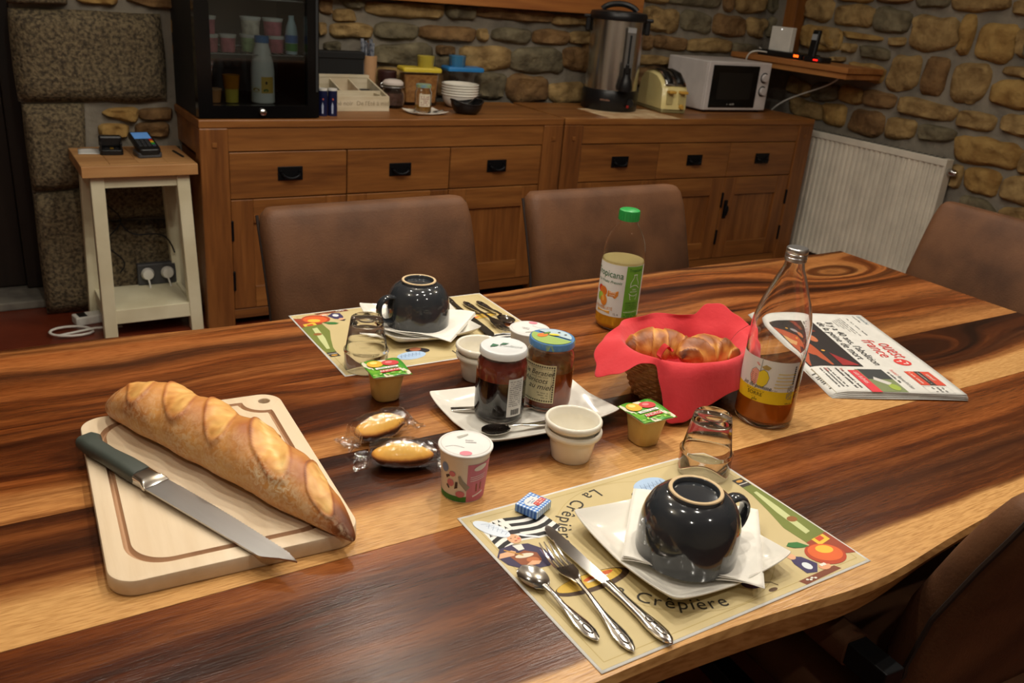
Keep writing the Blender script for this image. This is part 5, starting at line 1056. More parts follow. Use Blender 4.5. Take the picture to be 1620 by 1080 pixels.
# ------------------------------------------------------------------ yoghurts
m_cardw = M('yoghurt_card', (228,220,208), 0.5)
m_cardp = M('yoghurt_pink', (206,126,140), 0.5)
yr = lambda z: 0.0275+0.0050*min(1,max(0,z/0.062))
def yoghurt(label, loc, va, rot):
    t = thing('yoghurt_cup', label, 'yoghurt', loc, 0, 'farm yoghurt cups')
    MB().lathe([(0,0.002),(0.026,0.002),(0.0275,0.0),(yr(0.062),0.062),(0.0335,0.0635),(0.0335,0.071),(0,0.071)],48).build('cup', m_cardw, t)
    a0 = va+rot
    MB().lathe([(0.0,0.0720),(0.0345,0.0720),(0.0356,0.0712),(0.0358,0.0700),(0.0345,0.0708),(0,0.0712)],48).build('lid', M('lid_foil_white',(232,230,226),0.35), t)
    ik = Ink(cyl(yr, a0, 0.0)); ik.rect('pink_panel',(206,120,138),0.004,0.001,0.056,0.058,0.0003,nu=14); ik.rect('green_base',(64,128,52),-0.060,0.0008,0.004,0.009,0.0003,nu=14)
    ik.fan('white_cloud',(232,226,216),ell(0.022,0.052,0.010,0.004,16,0.2),0.0006)
    for k in range(3): ik.line('white_lines',(236,214,218),[(0.008+i*0.0025,0.039-k*0.003+i*0.0002) for i in range(10)],0.0010,0.0006)
    ik.line('white_lines',(236,220,222),[(0.012+i*0.002,0.009+i*0.0006) for i in range(9)],0.0026,0.0006)
    ik.polys('brown_shapes',(150,90,70),[[(0.016,0.016),(0.018,0.016),(0.018,0.028),(0.016,0.028)],[(0.022,0.018),(0.024,0.018),(0.0245,0.029),(0.0225,0.029)]],0.0006)
    ik.fan('grey_bottle',(150,144,130),[(-0.008,0.040),(-0.005,0.041),(-0.002,0.035),(0.008,0.024),(0.003,0.018),(-0.006,0.030)],0.0006)
    ik.fan('pink_patch',(206,120,130),ell(-0.018,0.028,0.005,0.0055,16),0.0006).fan('pink_patch',(206,120,130),ell(-0.016,0.042,0.0045,0.004,14),0.0006).fan('pink_patch',(206,120,130),ell(-0.004,0.013,0.006,0.005,16),0.0006)
    ik.fan('dark_patch',(70,52,46),[(-0.026,0.037),(-0.021,0.040),(-0.019,0.038),(-0.024,0.033)],0.0006).fan('dark_patch',(70,52,46),[(-0.011,0.031),(-0.008,0.031),(-0.008,0.022),(-0.012,0.020)],0.0006).fan('dark_patch',(70,52,46),[(-0.024,0.022),(-0.020,0.018),(-0.019,0.020),(-0.023,0.025)],0.0006)
    ik.fan('blue_patch',(120,140,176),ell(-0.028,0.048,0.006,0.007,14),0.0006); ik.build(t)
    c, s = math.cos(va+rot), math.sin(va+rot)
    ik = Ink(lambda u, v, l=0: (-s*u-c*v, c*u-s*v, 0.0722+l)); ik.fan('grey_bottle',(176,174,164),[(-0.012,0.016),(-0.002,0.022),(0.003,0.025),(0.003,0.021),(-0.009,0.011)]).polys('lid_text',(120,118,120),squiggle(-0.002,0.012,0.006,0.0025,8)+squiggle(0.000,0.014,0.001,0.0025,8))
    ik.fan('pink_patch',(222,134,148),ell(0.000,-0.027,0.008,0.0060,18,0.1)).line('lid_outline',(90,90,94),[(-0.026+0.002*i,-0.012+0.004*math.sin(i*0.28)) for i in range(13)],0.0006).line('lid_outline',(190,184,176),[(0.032*math.cos(a),0.032*math.sin(a)) for a in [2*math.pi*i/40 for i in range(41)]],0.0005); ik.build(t)
    return t
yoghurt('pink and cream yoghurt cup with a white lid beside the wrapped cakes', (0.506,0.853,T), math.atan2(-0.853,-0.506), R_(2))
yoghurt('pink and cream yoghurt cup half hidden behind the apricot jam', (0.806,1.168,T), math.atan2(-1.168,-0.806), R_(170))

# ------------------------------------------------------------------ compote cups
m_comp = M('compote', (206,174,104), 0.25, col2=(198,164,92), vs=30)
def compote(label, loc, rz):
    t = thing('compote_cup', label, 'compote', loc, rz, 'fruit compote cups')
    def sec(w, r): return rrect(w, w, r, 5)
    MB().rings([[(x,y,z) for x, y in sec(w_, r_)] for z, w_, r_ in ((0,0.036,0.014),(0.003,0.041,0.015),(0.025,0.045,0.014),(0.046,0.049,0.010),(0.049,0.051,0.008))]).build('cup', m_comp, t, angle=50)
    MB().rings([[(x,y,z) for x, y in sec(w_, 0.006)] for z, w_ in ((0.049,0.062),(0.0505,0.063))]).build('rim', M('clear_rim',(220,214,190),0.3), t)
    MB().grid(lambda u, v: (-0.0318+0.0636*u, -0.0318+0.0636*v, 0.0508+0.0012*math.sin(11*u+5*v)*max(abs(u-.5),abs(v-.5))**2*4), 12, 12).build('foil_lid', M('foil_green',(110,170,50),0.25,col2=(60,140,50),vs=60), t, angle=180, solid=0.0003)
    ik = Ink(plane(0.0518)); ik.fan('fruit_yellow',(226,170,40),ell(-0.013,0.016,0.013,0.012,20,0.2)).fan('fruit_shine',(240,216,120),ell(-0.014,0.020,0.006,0.005,14),0.0005).fan('fruit_red',(200,60,60),ell(0.012,0.015,0.014,0.010,20,-0.1),0.0004).fan('fruit_pink',(226,130,130),ell(0.010,0.017,0.006,0.004,14),0.0006)
    ik.polys('banner_white',(228,230,220),[[(-0.018,-0.005),(0.020,-0.003),(0.020,0.003),(-0.018,0.001)]],0.0005).polys('banner_text',(120,130,100),squiggle(-0.014,0.016,-0.003,0.003,14),0.0007)
    ik.polys('banner_red',(196,40,40),[[(-0.014,-0.018),(0.018,-0.016),(0.018,-0.007),(-0.014,-0.009)]],0.0005).text('lettering',(240,236,230),'ANDROS',0.0085,0.002,-0.0152,0.06,0.0008)
    for k in range(6): ik.fan('leaf_light',(160,200,90),ell(-0.026+0.010*k,-0.024+0.003*(k % 2),0.004,0.002,10,k),0.0004)
    ik.build(t); return t
cp = compote('fruit compote cup with a green foil lid near the glass bottle', (0.823,0.865,T), R_(0))
copy_tree(cp, 'fruit compote cup with a green foil lid by the far tumbler', (0.526,1.147,T), R_(-4))

# ------------------------------------------------------------------ butter portion
m_ging = bpy.data.materials.new('gingham_paper'); m_ging.use_nodes = True
def ging():
    nt = m_ging.node_tree; b = nt.nodes['Principled BSDF']; N = nt.nodes.new; L = nt.links.new
    tc = N('ShaderNodeTexCoord'); sp = N('ShaderNodeSeparateXYZ'); L(tc.outputs['Object'], sp.inputs[0]); outs = []
    for ax in (0, 1, 2):
        m = N('ShaderNodeMath'); m.operation = 'MULTIPLY'; m.inputs[1].default_value = 1250; L(sp.outputs[ax], m.inputs[0])
        s = N('ShaderNodeMath'); s.operation = 'SINE'; L(m.outputs[0], s.inputs[0]); g = N('ShaderNodeMath'); g.operation = 'GREATER_THAN'; g.inputs[1].default_value = 0.0; L(s.outputs[0], g.inputs[0]); outs.append(g)
    a = N('ShaderNodeMath'); a.operation = 'ADD'; L(outs[0].outputs[0], a.inputs[0]); L(outs[1].outputs[0], a.inputs[1])
    h = N('ShaderNodeMath'); h.operation = 'MULTIPLY'; h.inputs[1].default_value = 0.5; L(a.outputs[0], h.inputs[0])
    r = N('ShaderNodeValToRGB'); r.color_ramp.elements[0].color = lin((222,228,236)); r.color_ramp.elements[1].color = lin((44,96,184)); k = r.color_ramp.elements.new(0.5); k.color = lin((120,164,220)); L(h.outputs[0], r.inputs[0]); L(r.outputs[0], b.inputs['Base Color']); b.inputs['Roughness'].default_value = 0.4
ging()
t = thing('butter_portion', 'small butter portion in blue gingham paper on the near placemat corner', 'butter', (0.566,0.775,ZM), R_(26))
MB().box(-0.0185,-0.0165,0,0.0185,0.0165,0.0115).build('wrapper', m_ging, t, smooth=False, bevel=0.0015)
ik = Ink(plane(0.0117)); ik.fan('oval_white',(226,228,230),ell(-0.001,0.002,0.012,0.009,20,0.0)); ik.polys('red_block',(206,80,70),[[(-0.005,-0.010),(0.015,-0.010),(0.015,-0.002),(-0.005,-0.002)]],0.0005).polys('block_text',(240,220,214),squiggle(-0.003,0.013,-0.0055,0.0022,8)+squiggle(-0.003,0.013,-0.0090,0.0022,8),0.0007).polys('oval_text',(110,130,170),squiggle(-0.008,0.006,0.003,0.002,7)+squiggle(-0.006,0.004,-0.0005,0.002,5),0.0005); ik.build(t)

# ------------------------------------------------------------------ wrapped madeleines
def madeleine_mat():
    m = bpy.data.materials.new('madeleine_crust'); m.use_nodes = True; nt = m.node_tree; b = nt.nodes['Principled BSDF']; N = nt.nodes.new; L = nt.links.new
    at = N('ShaderNodeAttribute'); at.attribute_name = 'bake'; tc = N('ShaderNodeTexCoord'); nz = N('ShaderNodeTexNoise'); nz.inputs['Scale'].default_value = 160; L(tc.outputs['Object'], nz.inputs['Vector'])
    ad = N('ShaderNodeMath'); ad.operation = 'MULTIPLY_ADD'; ad.inputs[1].default_value = 0.16; L(nz.outputs['Fac'], ad.inputs[0]); L(at.outputs['Fac'], ad.inputs[2])
    r = N('ShaderNodeValToRGB'); e = r.color_ramp.elements; e[0].position = 0.05; e[0].color = lin((238,192,90)); e[1].position = 1.0; e[1].color = lin((70,34,14)); k = e.new(0.45); k.color = lin((226,164,66)); k = e.new(0.72); k.color = lin((150,84,34))
    L(ad.outputs[0], r.inputs[0]); L(r.outputs[0], b.inputs['Base Color']); b.inputs['Roughness'].default_value = 0.55; return m
m_mad = madeleine_mat(); m_wrap = film('cellophane', (252,252,252), 0.004, 0.10, 0.0004, 300, 0.45)
m_tray = M('paper_tray', (60,40,28), 0.7)
def madeleine(label, loc, rz, flips):
    t = thing('wrapped_madeleine', label, 'cake', loc, rz, 'wrapped madeleines')
    A, B = 0.043, 0.021; n, mrings = 36, 10; vs = []; bake = []
    def outline(a): 
        return A*math.cos(a), B*math.sin(a)*(1-0.18*math.cos(a))
    prof = [(0.55,0.0),(0.80,0.006),(0.97,0.013),(1.0,0.016),(0.97,0.0185),(0.86,0.022),(0.66,0.027),(0.42,0.0325),(0.18,0.0355)]
    mb = MB(); rings = []
    for k, (s, z) in enumerate(prof):
        rings.append([(outline(2*math.pi*j/n)[0]*s, outline(2*math.pi*j/n)[1]*s, z+(0.0006*math.sin(6*j*2*math.pi/n) if k < 3 else 0.0008*mnoise.noise(Vector((j*0.6,k,rz))))) for j in range(n)])
    mb.rings(rings); o = mb.build('cake', m_mad, t, angle=180)
    at = o.data.attributes.new('bake','FLOAT','POINT')
    bk = [1.0,1.0,0.95,0.82,0.55,0.30,0.14,0.02,-0.05]
    at.data.foreach_set('value', [bk[i//n] for i in range(len(prof)*n)])
    # film bag: pillow round the cake, flat crimped ends
    def bag(u, v):
        s = -1+2*u; a = 2*math.pi*v
        x = s*0.066; k = math.sqrt(max(0.02, 1-min(1,abs(s*1.28))**2.4)); w_ = 0.026*max(k,0.62)+0.006*abs(s)**2; h_ = 0.0195*k
        jit = 0.0022*mnoise.noise(Vector((x*70, a*1.3, rz*5)))*(1+2.2*abs(s)**3)
        z = 0.0195+h_*math.sin(a)*1.02+jit
        if abs(s) > 0.72: z = 0.007+0.006*mnoise.noise(Vector((x*120, math.cos(a)*2.2, rz)))+0.0016*math.sin(a)
        return (x+0.003*mnoise.noise(Vector((math.cos(a)*3,s*2,1))), w_*math.cos(a)+jit, max(0.0008, z))
    MB().grid(bag, 44, 36).build('film_wrapper', m_wrap, t, angle=25)
    return t
madeleine('golden madeleine in clear film, the one nearer the far compote', (0.466,1.030,T+0.001), R_(12), 0)
madeleine('golden madeleine in clear film, touching the yoghurt cup', (0.4615,0.944,T+0.001), R_(-24), 1)
# ------------------------------------------------------------------ plastic juice bottle
m_pet = M('clear_plastic', (252,252,250), 0.02, trans=1.0, ior=1.12, col2=(252,252,250))
m_oj = M('orange_juice', (238,178,40), 0.25, col2=(234,170,32))
m_ojf = M('juice_film', (226,206,140), 0.4)
bx_, by_ = 1.087, 1.275; vA = math.atan2(-by_,-bx_)
t = thing('juice_bottle', 'clear plastic orange juice bottle with a green cap', 'bottle', (bx_,by_,T))
o = [(0,0.003),(0.030,0.0),(0.038,0.004),(0.0415,0.014),(0.0415,0.150),(0.0410,0.160),(0.0385,0.175),(0.0330,0.190),(0.0240,0.206),(0.0185,0.214),(0.0180,0.222)]
i = [(r_-0.0008, z) for r_, z in reversed(o[2:])]
MB().lathe(o+i+[(0,0.0045)],48).build('bottle_body', m_pet, t, angle=60)
MB().lathe([(0,0.0046),(0.030,0.0046),(0.0375,0.0062),(0.0409,0.015),(0.0409,0.085),(0,0.085)],48).build('juice', m_oj, t, angle=60)
MB().lathe([(0,0.0852),(0.0411,0.0852),(0.0411,0.141),(0.0405,0.142),(0,0.1415)],48).build('juice_foam', m_ojf, t, angle=50)
MB().lathe([(0,0.241),(0.0165,0.241),(0.0198,0.239),(0.0202,0.236),(0.0202,0.220),(0.0190,0.2195)],40).build('cap', M('green_cap',(40,150,70),0.35), t)
for k in range(40):
    a = 2*math.pi*k/40; MB().box(-0.0004,-0.0006,0.2205,0.0005,0.0006,0.2365).xf(lambda x,y,z: ((0.0202+x)*math.cos(a)-y*math.sin(a),(0.0202+x)*math.sin(a)+y*math.cos(a),z)).build('cap_rib', M('green_cap',(40,150,70),0.35), t, smooth=False) if k % 2 == 0 else None
ik = Ink(cyl(0.0417, vA, 0.090)); Rr = 0.0417
ik.rect('label_white',(232,232,228),-1.75*Rr,-0.058,1.5*Rr,0.048,0.0,nu=40)
ik.rect('label_green',(112,170,50),0.25*Rr,-0.0575,1.22*Rr,0.0475,0.0004,nu=14)
ik.text('lettering_green',(24,104,50),'Tropicana',0.0190,-0.66*Rr,0.022,-0.03,0.0006,sx=0.86).text('lettering_script',(50,120,80),'Pur Fruits Pressés',0.0078,-0.60*Rr,0.010,0.0,0.0006,shear=0.4)
ik.fan('fruit_red',(206,60,40),ell(-1.02*Rr,-0.006,0.008,0.007,16),0.0005).fan('fruit_orange',(226,120,36),ell(-0.82*Rr,-0.010,0.010,0.010,18),0.0006).fan('fruit_green',(150,190,60),ell(-1.0*Rr,-0.022,0.007,0.009,16),0.0007).fan('fruit_green',(170,206,80),ell(-0.92*Rr,-0.018,0.005,0.005,14),0.0008).fan('fruit_orange',(230,140,40),ell(-0.74*Rr,-0.027,0.0085,0.012,18,0.2),0.0008).fan('fruit_shine',(242,190,90),ell(-0.78*Rr,-0.024,0.003,0.006,12,0.2),0.0009)
ik.fan('tag_orange',(222,140,50),[(-0.55*Rr,-0.018),(-0.54*Rr,-0.006),(-0.02*Rr,-0.004),(-0.02*Rr,-0.013),(-0.14*Rr,-0.020)],0.0005).text('tag_text',(245,240,230),'SANS',0.0058,-0.30*Rr,-0.0105,0.02,0.0008).text('tag_text',(245,240,230),'PULPE',0.0042,-0.30*Rr,-0.0155,0.02,0.0008)
ik.text('lettering_orange',(226,150,60),'DOUCE',0.0078,-0.95*Rr,-0.045,0,0.0006).text('lettering_orange',(226,150,60),'FRUITÉ',0.0078,-0.50*Rr,-0.045,0,0.0006).fan('tag_orange',(230,170,70),[(-1.1*Rr,-0.053),(-0.34*Rr,-0.053),(-0.34*Rr,-0.047),(-1.1*Rr,-0.047)],0.0005).text('volume_text',(70,70,72),'1L e',0.0065,-0.05*Rr,-0.054,0,0.0006)
gx = 0.73*Rr
ik.text('lettering_green',(24,96,44),'Tropicana',0.0088,gx,0.037,0,0.0007,sx=0.86)
ik.line('icon_white',(240,244,236),[(gx-0.003,0.030),(gx-0.003,0.025),(gx-0.009,0.014),(gx-0.009,0.007)],0.0010,0.0007).line('icon_white',(240,244,236),[(gx+0.003,0.030),(gx+0.003,0.025),(gx+0.009,0.014),(gx+0.009,0.009)],0.0010,0.0007).line('icon_white',(240,244,236),[(gx-0.004,0.0305),(gx+0.004,0.0305)],0.0014,0.0007).line('icon_white',(240,244,236),bez((gx-0.010,0.005),(gx-0.002,0.012),(gx+0.006,0.010),(gx+0.012,0.002),8),0.0012,0.0007)
ik.text('icon_white',(240,244,236),'100%',0.0046,gx,-0.001,0,0.0007).text('icon_white',(240,244,236),'RECYCLABLE',0.0036,gx,-0.0052,0,0.0007,sx=0.85)
ik.line('icon_white',(240,244,236),[(gx-0.009,-0.009),(gx-0.007,-0.020),(gx+0.007,-0.020),(gx+0.009,-0.009)],0.0010,0.0007).line('icon_white',(240,244,236),bez((gx-0.011,-0.007),(gx-0.006,-0.014),(gx+0.004,-0.014),(gx+0.009,-0.009),8),0.0010,0.0007)
ik.text('green_text',(30,84,30),'AIDEZ-NOUS À',0.0055,gx,-0.029,0,0.0007,sx=0.85).text('green_text',(30,84,30),'DONNER UNE 2ᵉ VIE',0.0042,gx,-0.0335,0,0.0007,sx=0.8).text('green_text',(30,84,30),'À CETTE BOUTEILLE',0.0042,gx,-0.0375,0,0.0007,sx=0.8).text('green_text',(30,84,30),'EN LA RECYCLANT',0.0042,gx,-0.0415,0,0.0007,sx=0.8)
ik.polys('icon_white',(222,232,206),squiggle(gx-0.017,gx+0.017,-0.0470,0.0022,20),0.0007).polys('green_text',(40,110,30),squiggle(gx-0.016,gx+0.016,-0.0525,0.003,14)+squiggle(gx-0.016,gx+0.016,-0.0565,0.003,14),0.0007)
ik.build(t)

# ------------------------------------------------------------------ glass apple-juice bottle
bx_, by_ = 1.062, 0.848; vB = math.atan2(-by_,-bx_)
t = thing('glass_bottle', 'tall glass bottle of apple juice with a silver screw cap', 'bottle', (bx_,by_,T))
o = [(0,0.004),(0.030,0.002),(0.036,0.0),(0.0410,0.004),(0.0430,0.012),(0.0430,0.145),(0.0427,0.160),(0.0415,0.173),(0.0388,0.187),(0.0340,0.205),(0.0280,0.222),(0.0215,0.242),(0.0165,0.257),(0.0145,0.267),(0.0150,0.272),(0.0150,0.285)]
i = [(max(0.010,r_-0.0025), z) for r_, z in reversed(o[4:])]
o = [(r_*1.08 if z < 0.25 else r_, z) for r_, z in o]; i = [(r_*1.08 if z < 0.25 else r_, z) for r_, z in i]
MB().lathe(o+i+[(0.038,0.008),(0.028,0.0085),(0,0.0095)],56).build('bottle_body', m_glass, t, angle=60)
MB().lathe([(0,0.0097),(0.028,0.0087),(0.0385,0.0082),(0.0442,0.0125),(0.0448,0.015),(0.0448,0.055),(0,0.055)],56).build('apple_juice', M('apple_juice',(246,146,40),0.05,trans=0.55,ior=1.34,col2=(240,138,34)), t, angle=60)
m_alu = M('aluminium_cap', (205,205,205), 0.28, metal=1.0)
MB().lathe([(0,0.2895),(0.0150,0.2895),(0.0165,0.2880),(0.0168,0.2860),(0.0166,0.2820),(0.0161,0.2810),(0.0168,0.2800),(0.0168,0.2765),(0.0160,0.2755),(0.0168,0.2745),(0.0166,0.2690),(0.0152,0.2680)],40).build('cap', m_alu, t, angle=25)
ik = Ink(cyl(0.0467, vB, 0.082)); Rr = 0.0467
ik.rect('label_white',(226,224,218),-1.55*Rr,-0.014,0.98*Rr,0.036,0.0,nu=36); ik.rect('label_yellow',(236,200,24),-1.55*Rr,-0.036,0.98*Rr,-0.014,0.0,nu=36)
ik.fan('apple_yellow',(230,204,40),[(-0.40*Rr,0.014),(-0.26*Rr,0.019),(-0.12*Rr,0.016),(-0.04*Rr,0.008),(-0.08*Rr,-0.002),(-0.20*Rr,-0.010),(-0.34*Rr,-0.009),(-0.42*Rr,-0.007),(-0.40*Rr,0.003)],0.0004).fan('apple_pink',(230,160,140),[(-0.40*Rr,0.015),(-0.52*Rr,0.019),(-0.66*Rr,0.014),(-0.70*Rr,0.004),(-0.62*Rr,-0.006),(-0.48*Rr,-0.010),(-0.41*Rr,-0.004)],0.0004)
for k in range(6): ik.line('apple_hatch',(120,40,40),[(-0.66*Rr,0.010-k*0.0030),(-0.46*Rr,0.0085-k*0.0030)],0.0006,0.0006)
ik.line('apple_stem',(50,46,44),[(-0.36*Rr,0.014),(-0.36*Rr,0.020),(-0.35*Rr,0.026),(-0.345*Rr,0.0355)],0.0006,0.0006)
ik.fan('leaf_brown',(176,150,84),[(-0.34*Rr,0.023),(-0.20*Rr,0.028),(-0.02*Rr,0.025),(-0.10*Rr,0.020),(-0.24*Rr,0.020)],0.0005).fan('apple_pink',(226,160,150),[(-0.38*Rr,0.024),(-0.48*Rr,0.029),(-0.56*Rr,0.028),(-0.47*Rr,0.024)],0.0005)
ol = [(-0.40*Rr,0.0155),(-0.54*Rr,0.0195),(-0.67*Rr,0.014),(-0.71*Rr,0.004),(-0.62*Rr,-0.0065),(-0.44*Rr,-0.0105),(-0.20*Rr,-0.0105),(-0.07*Rr,-0.002),(-0.03*Rr,0.008),(-0.12*Rr,0.0165),(-0.26*Rr,0.0195),(-0.40*Rr,0.0150)]
ik.line('apple_outline',(50,46,44),ol,0.0005,0.0007)
for k in range(5): ik.line('yellow_bars',(226,196,50),[(0.24*Rr-0.018*k*Rr+i*0.003,0.0165-k*0.0058) for i in range(11)],0.0011,0.0005)
ik.text('script',(56,50,48),'jus de pomme',0.0098,-0.42*Rr,-0.0185+0.006,-0.02,0.0006,shear=0.35,sx=0.86).text('small_print',(120,116,110),'100% pur jus',0.0045,0.05*Rr,-0.0130,0,0.0006,shear=0.3)
ik.text('lettering',(60,52,20),'SORRE',0.0085,-0.42*Rr,-0.0255,0,0.0006,sx=1.0).polys('small_print',(110,96,30),squiggle(-0.75*Rr,-0.10*Rr,-0.0180,0.0014,22)+squiggle(-0.50*Rr,-0.36*Rr,-0.0300,0.0016,4),0.0005).text('script',(60,52,20),'gîte',0.0060,-0.40*Rr,-0.0340,0,0.0006,shear=0.4)
ik.polys('side_text',(60,60,62),[[(0.80*Rr+0.0*k,0.030-k*0.0035),(0.86*Rr,0.030-k*0.0035),(0.86*Rr,0.0275-k*0.0035),(0.80*Rr,0.0275-k*0.0035)] for k in range(9)],0.0006).polys('side_text',(130,130,130),[[(0.66*Rr+j*0.0028,-0.003-k*0.0022),(0.66*Rr+j*0.0028+0.0016,-0.003-k*0.0022),(0.66*Rr+j*0.0028+0.0016,-0.0046-k*0.0022),(0.66*Rr+j*0.0028,-0.0046-k*0.0022)] for j in range(4) for k in range(11) if (j+k) % 5],0.0006)
ik.polys('side_text',(90,80,40),squiggle(0.66*Rr,0.92*Rr,-0.0345,0.002,8),0.0006); ik.build(t)

# ------------------------------------------------------------------ bread basket
bcx, bcy = 0.998, 0.985
m_wick = M('wicker', (200,146,82), 0.6, col2=(164,110,58), vs=60, stretch=(1,1,6))
t = thing('bread_basket', 'oval woven basket under the red napkin', 'basket', (bcx,bcy,T), R_(-4))
def bask(z): k = z/0.085; return 0.078+0.034*k**0.75, 0.060+0.030*k**0.75
for k in range(15):
    z = 0.004+k*0.0057; a, b = bask(z); nn = 56
    pts = [((a+0.0016*(1 if (j+k) % 2 else -1))*math.cos(2*math.pi*j/nn), (b+0.0016*(1 if (j+k) % 2 else -1))*math.sin(2*math.pi*j/nn), z) for j in range(nn+1)]
    MB().tube(pts,0.0033,6,cap=False).build('woven_strand', m_wick, t)
for j in range(28):
    an = 2*math.pi*j/28; MB().tube([(bask(z)[0]*math.cos(an), bask(z)[1]*math.sin(an), z) for z in (0.001,0.02,0.045,0.07,0.086)],0.0018,6).build('stake', m_wick, t)
MB().lathe([(0,0.001),(1.0,0.001),(1.0,0.005),(0,0.005)],40,sx=0.078,sy=0.060).build('basket_bottom', m_wick, t)
m_red = M('red_napkin', (206,50,58), 0.85, col2=(196,38,46), vs=20, bump=0.0005, bs=150, sheen=0.2)
def lerp_tab(tab, x):
    for (a, va_), (b, vb_) in zip(tab, tab[1:]):
        if a <= x <= b:
            k = (x-a)/(b-a); k = k*k*(3-2*k); return va_+(vb_-va_)*k
    return tab[-1][1]
# flap beyond the rim: length (m) and droop (0 stands out, 1 hangs down, negative stands up) by direction in degrees
LEN = [(0,0.022),(15,0.030),(28,0.040),(40,0.032),(50,0.008),(70,0.007),(95,0.010),(130,0.010),(158,0.026),(176,0.062),(184,0.084),(192,0.056),(204,0.018),(214,0.012),(220,0.045),(229,0.108),(236,0.100),(255,0.076),(280,0.054),(305,0.038),(325,0.026),(345,0.020),(360,0.022)]
DRP = [(0,-0.30),(20,-0.45),(40,-0.60),(60,-0.8),(95,-0.7),(130,-0.4),(158,0.12),(184,0.36),(196,0.4),(208,0.3),(216,0.7),(229,0.80),(250,0.86),(300,0.86),(325,0.7),(340,0.2),(360,-0.30)]
def nap(u, v):
    a = 2*math.pi*v; dg = math.degrees(a) % 360; ca, sa = math.cos(a), math.sin(a)
    wr = mnoise.noise(Vector((ca*2.6, sa*2.6, 0.3)))
    ai, bi = bask(0.084); rim = (ai+0.004+0.003*wr)
    if u < 0.35:
        k = u/0.35; s = k*0.80; return (0.068*s/0.8*ca, 0.050*s/0.8*sa, 0.010+0.003*wr*k)
    if u < 0.65:
        k = (u-0.35)/0.30; z = 0.010+0.078*k; aa, bb = bask(z); fl_ = 0.005*math.sin(a*7+k)*k*(1-k)*4+0.0035*wr
        return ((aa-0.012+0.016*k**9+fl_)*ca, (bb-0.012+0.016*k**9+fl_)*sa, z+0.006*k+0.002*wr*k)
    k = (u-0.65)/0.35; Lf = lerp_tab(LEN, dg); dr = lerp_tab(DRP, dg)
    base = Vector(((ai+0.004)*ca, (bi+0.004)*sa, 0.095+0.002*wr)); out = Vector((ca*bi, sa*ai, 0)).normalized()
    r0 = 0.010; p = base.copy(); n = 8
    for q in range(int(k*n)):
        f = min(1.0, (q+1)/2.5); th = dr*math.pi/2*f if dr > 0 else dr*math.pi/2
        p += (out*math.cos(th) - Vector((0,0,1))*math.sin(th))*(Lf/n)
    p += out*0.004*math.sin(a*9+1.3)*k
    p.z = max(p.z, 0.004); return tuple(p)
rn = MB().grid(nap, 23, 144).build('red_napkin', m_red, None, (bcx,bcy,T+0.001), (0,0,R_(-4)), angle=180, solid=0.0008)
tag(rn, 'red paper napkin lining the bread basket', 'napkin')
md = rn.modifiers.new('subd','SUBSURF'); md.levels = 1; md.render_levels = 1
def fold(u, v):
    a = math.pi*(0.05+0.9*u); return (0.020*math.cos(a)+0.004*v, 0.010*v-0.004*math.sin(a*2), 0.022*math.sin(a)**0.7*(0.5+0.5*math.sin(2*a+1.2)**2)+0.0)
tag(MB().grid(fold, 24, 6).build('napkin_fold', M('red_napkin_fold',(196,30,30),0.8), None, (0.918,0.942,T+0.090), (R_(12),0,R_(28)), angle=180, solid=0.001), 'small upstanding red tissue fold at the basket rim', 'napkin')

# ------------------------------------------------------------------ croissants
def bake_mat(name, stops, scale, stretch=(1,1,1)):
    m = bpy.data.materials.new(name); m.use_nodes = True; nt = m.node_tree; b = nt.nodes['Principled BSDF']; N = nt.nodes.new; L = nt.links.new
    at = N('ShaderNodeAttribute'); at.attribute_name = 'bake'; tc = N('ShaderNodeTexCoord'); mp = N('ShaderNodeMapping'); mp.inputs['Scale'].default_value = stretch; L(tc.outputs['Object'], mp.inputs[0])
    nz = N('ShaderNodeTexNoise'); nz.inputs['Scale'].default_value = scale; nz.inputs['Detail'].default_value = 6; L(mp.outputs[0], nz.inputs['Vector'])
    s = N('ShaderNodeMath'); s.operation = 'MULTIPLY_ADD'; s.inputs[1].default_value = 0.45; s.inputs[2].default_value = -0.22; L(nz.outputs['Fac'], s.inputs[0])
    ad = N('ShaderNodeMath'); ad.operation = 'ADD'; L(s.outputs[0], ad.inputs[0]); L(at.outputs['Fac'], ad.inputs[1])
    r = N('ShaderNodeValToRGB'); e = r.color_ramp.elements; e[0].position = stops[0][0]; e[0].color = lin(stops[0][1]); e[1].position = stops[-1][0]; e[1].color = lin(stops[-1][1])
    for p, c in stops[1:-1]: k = e.new(p); k.color = lin(c)
    L(ad.outputs[0], r.inputs[0]); L(r.outputs[0], b.inputs['Base Color']); b.inputs['Roughness'].default_value = 0.5; b.inputs['Coat Weight'].default_value = 0.06; b.inputs['Coat Roughness'].default_value = 0.3
    bp = N('ShaderNodeBump'); bp.inputs['Distance'].default_value = 0.0012; L(nz.outputs['Fac'], bp.inputs['Height']); L(bp.outputs[0], b.inputs['Normal']); return m
m_cro = bake_mat('croissant_crust', [(0.0,(226,178,96)),(0.35,(206,140,60)),(0.62,(160,90,34)),(1.0,(84,40,16))], 45)
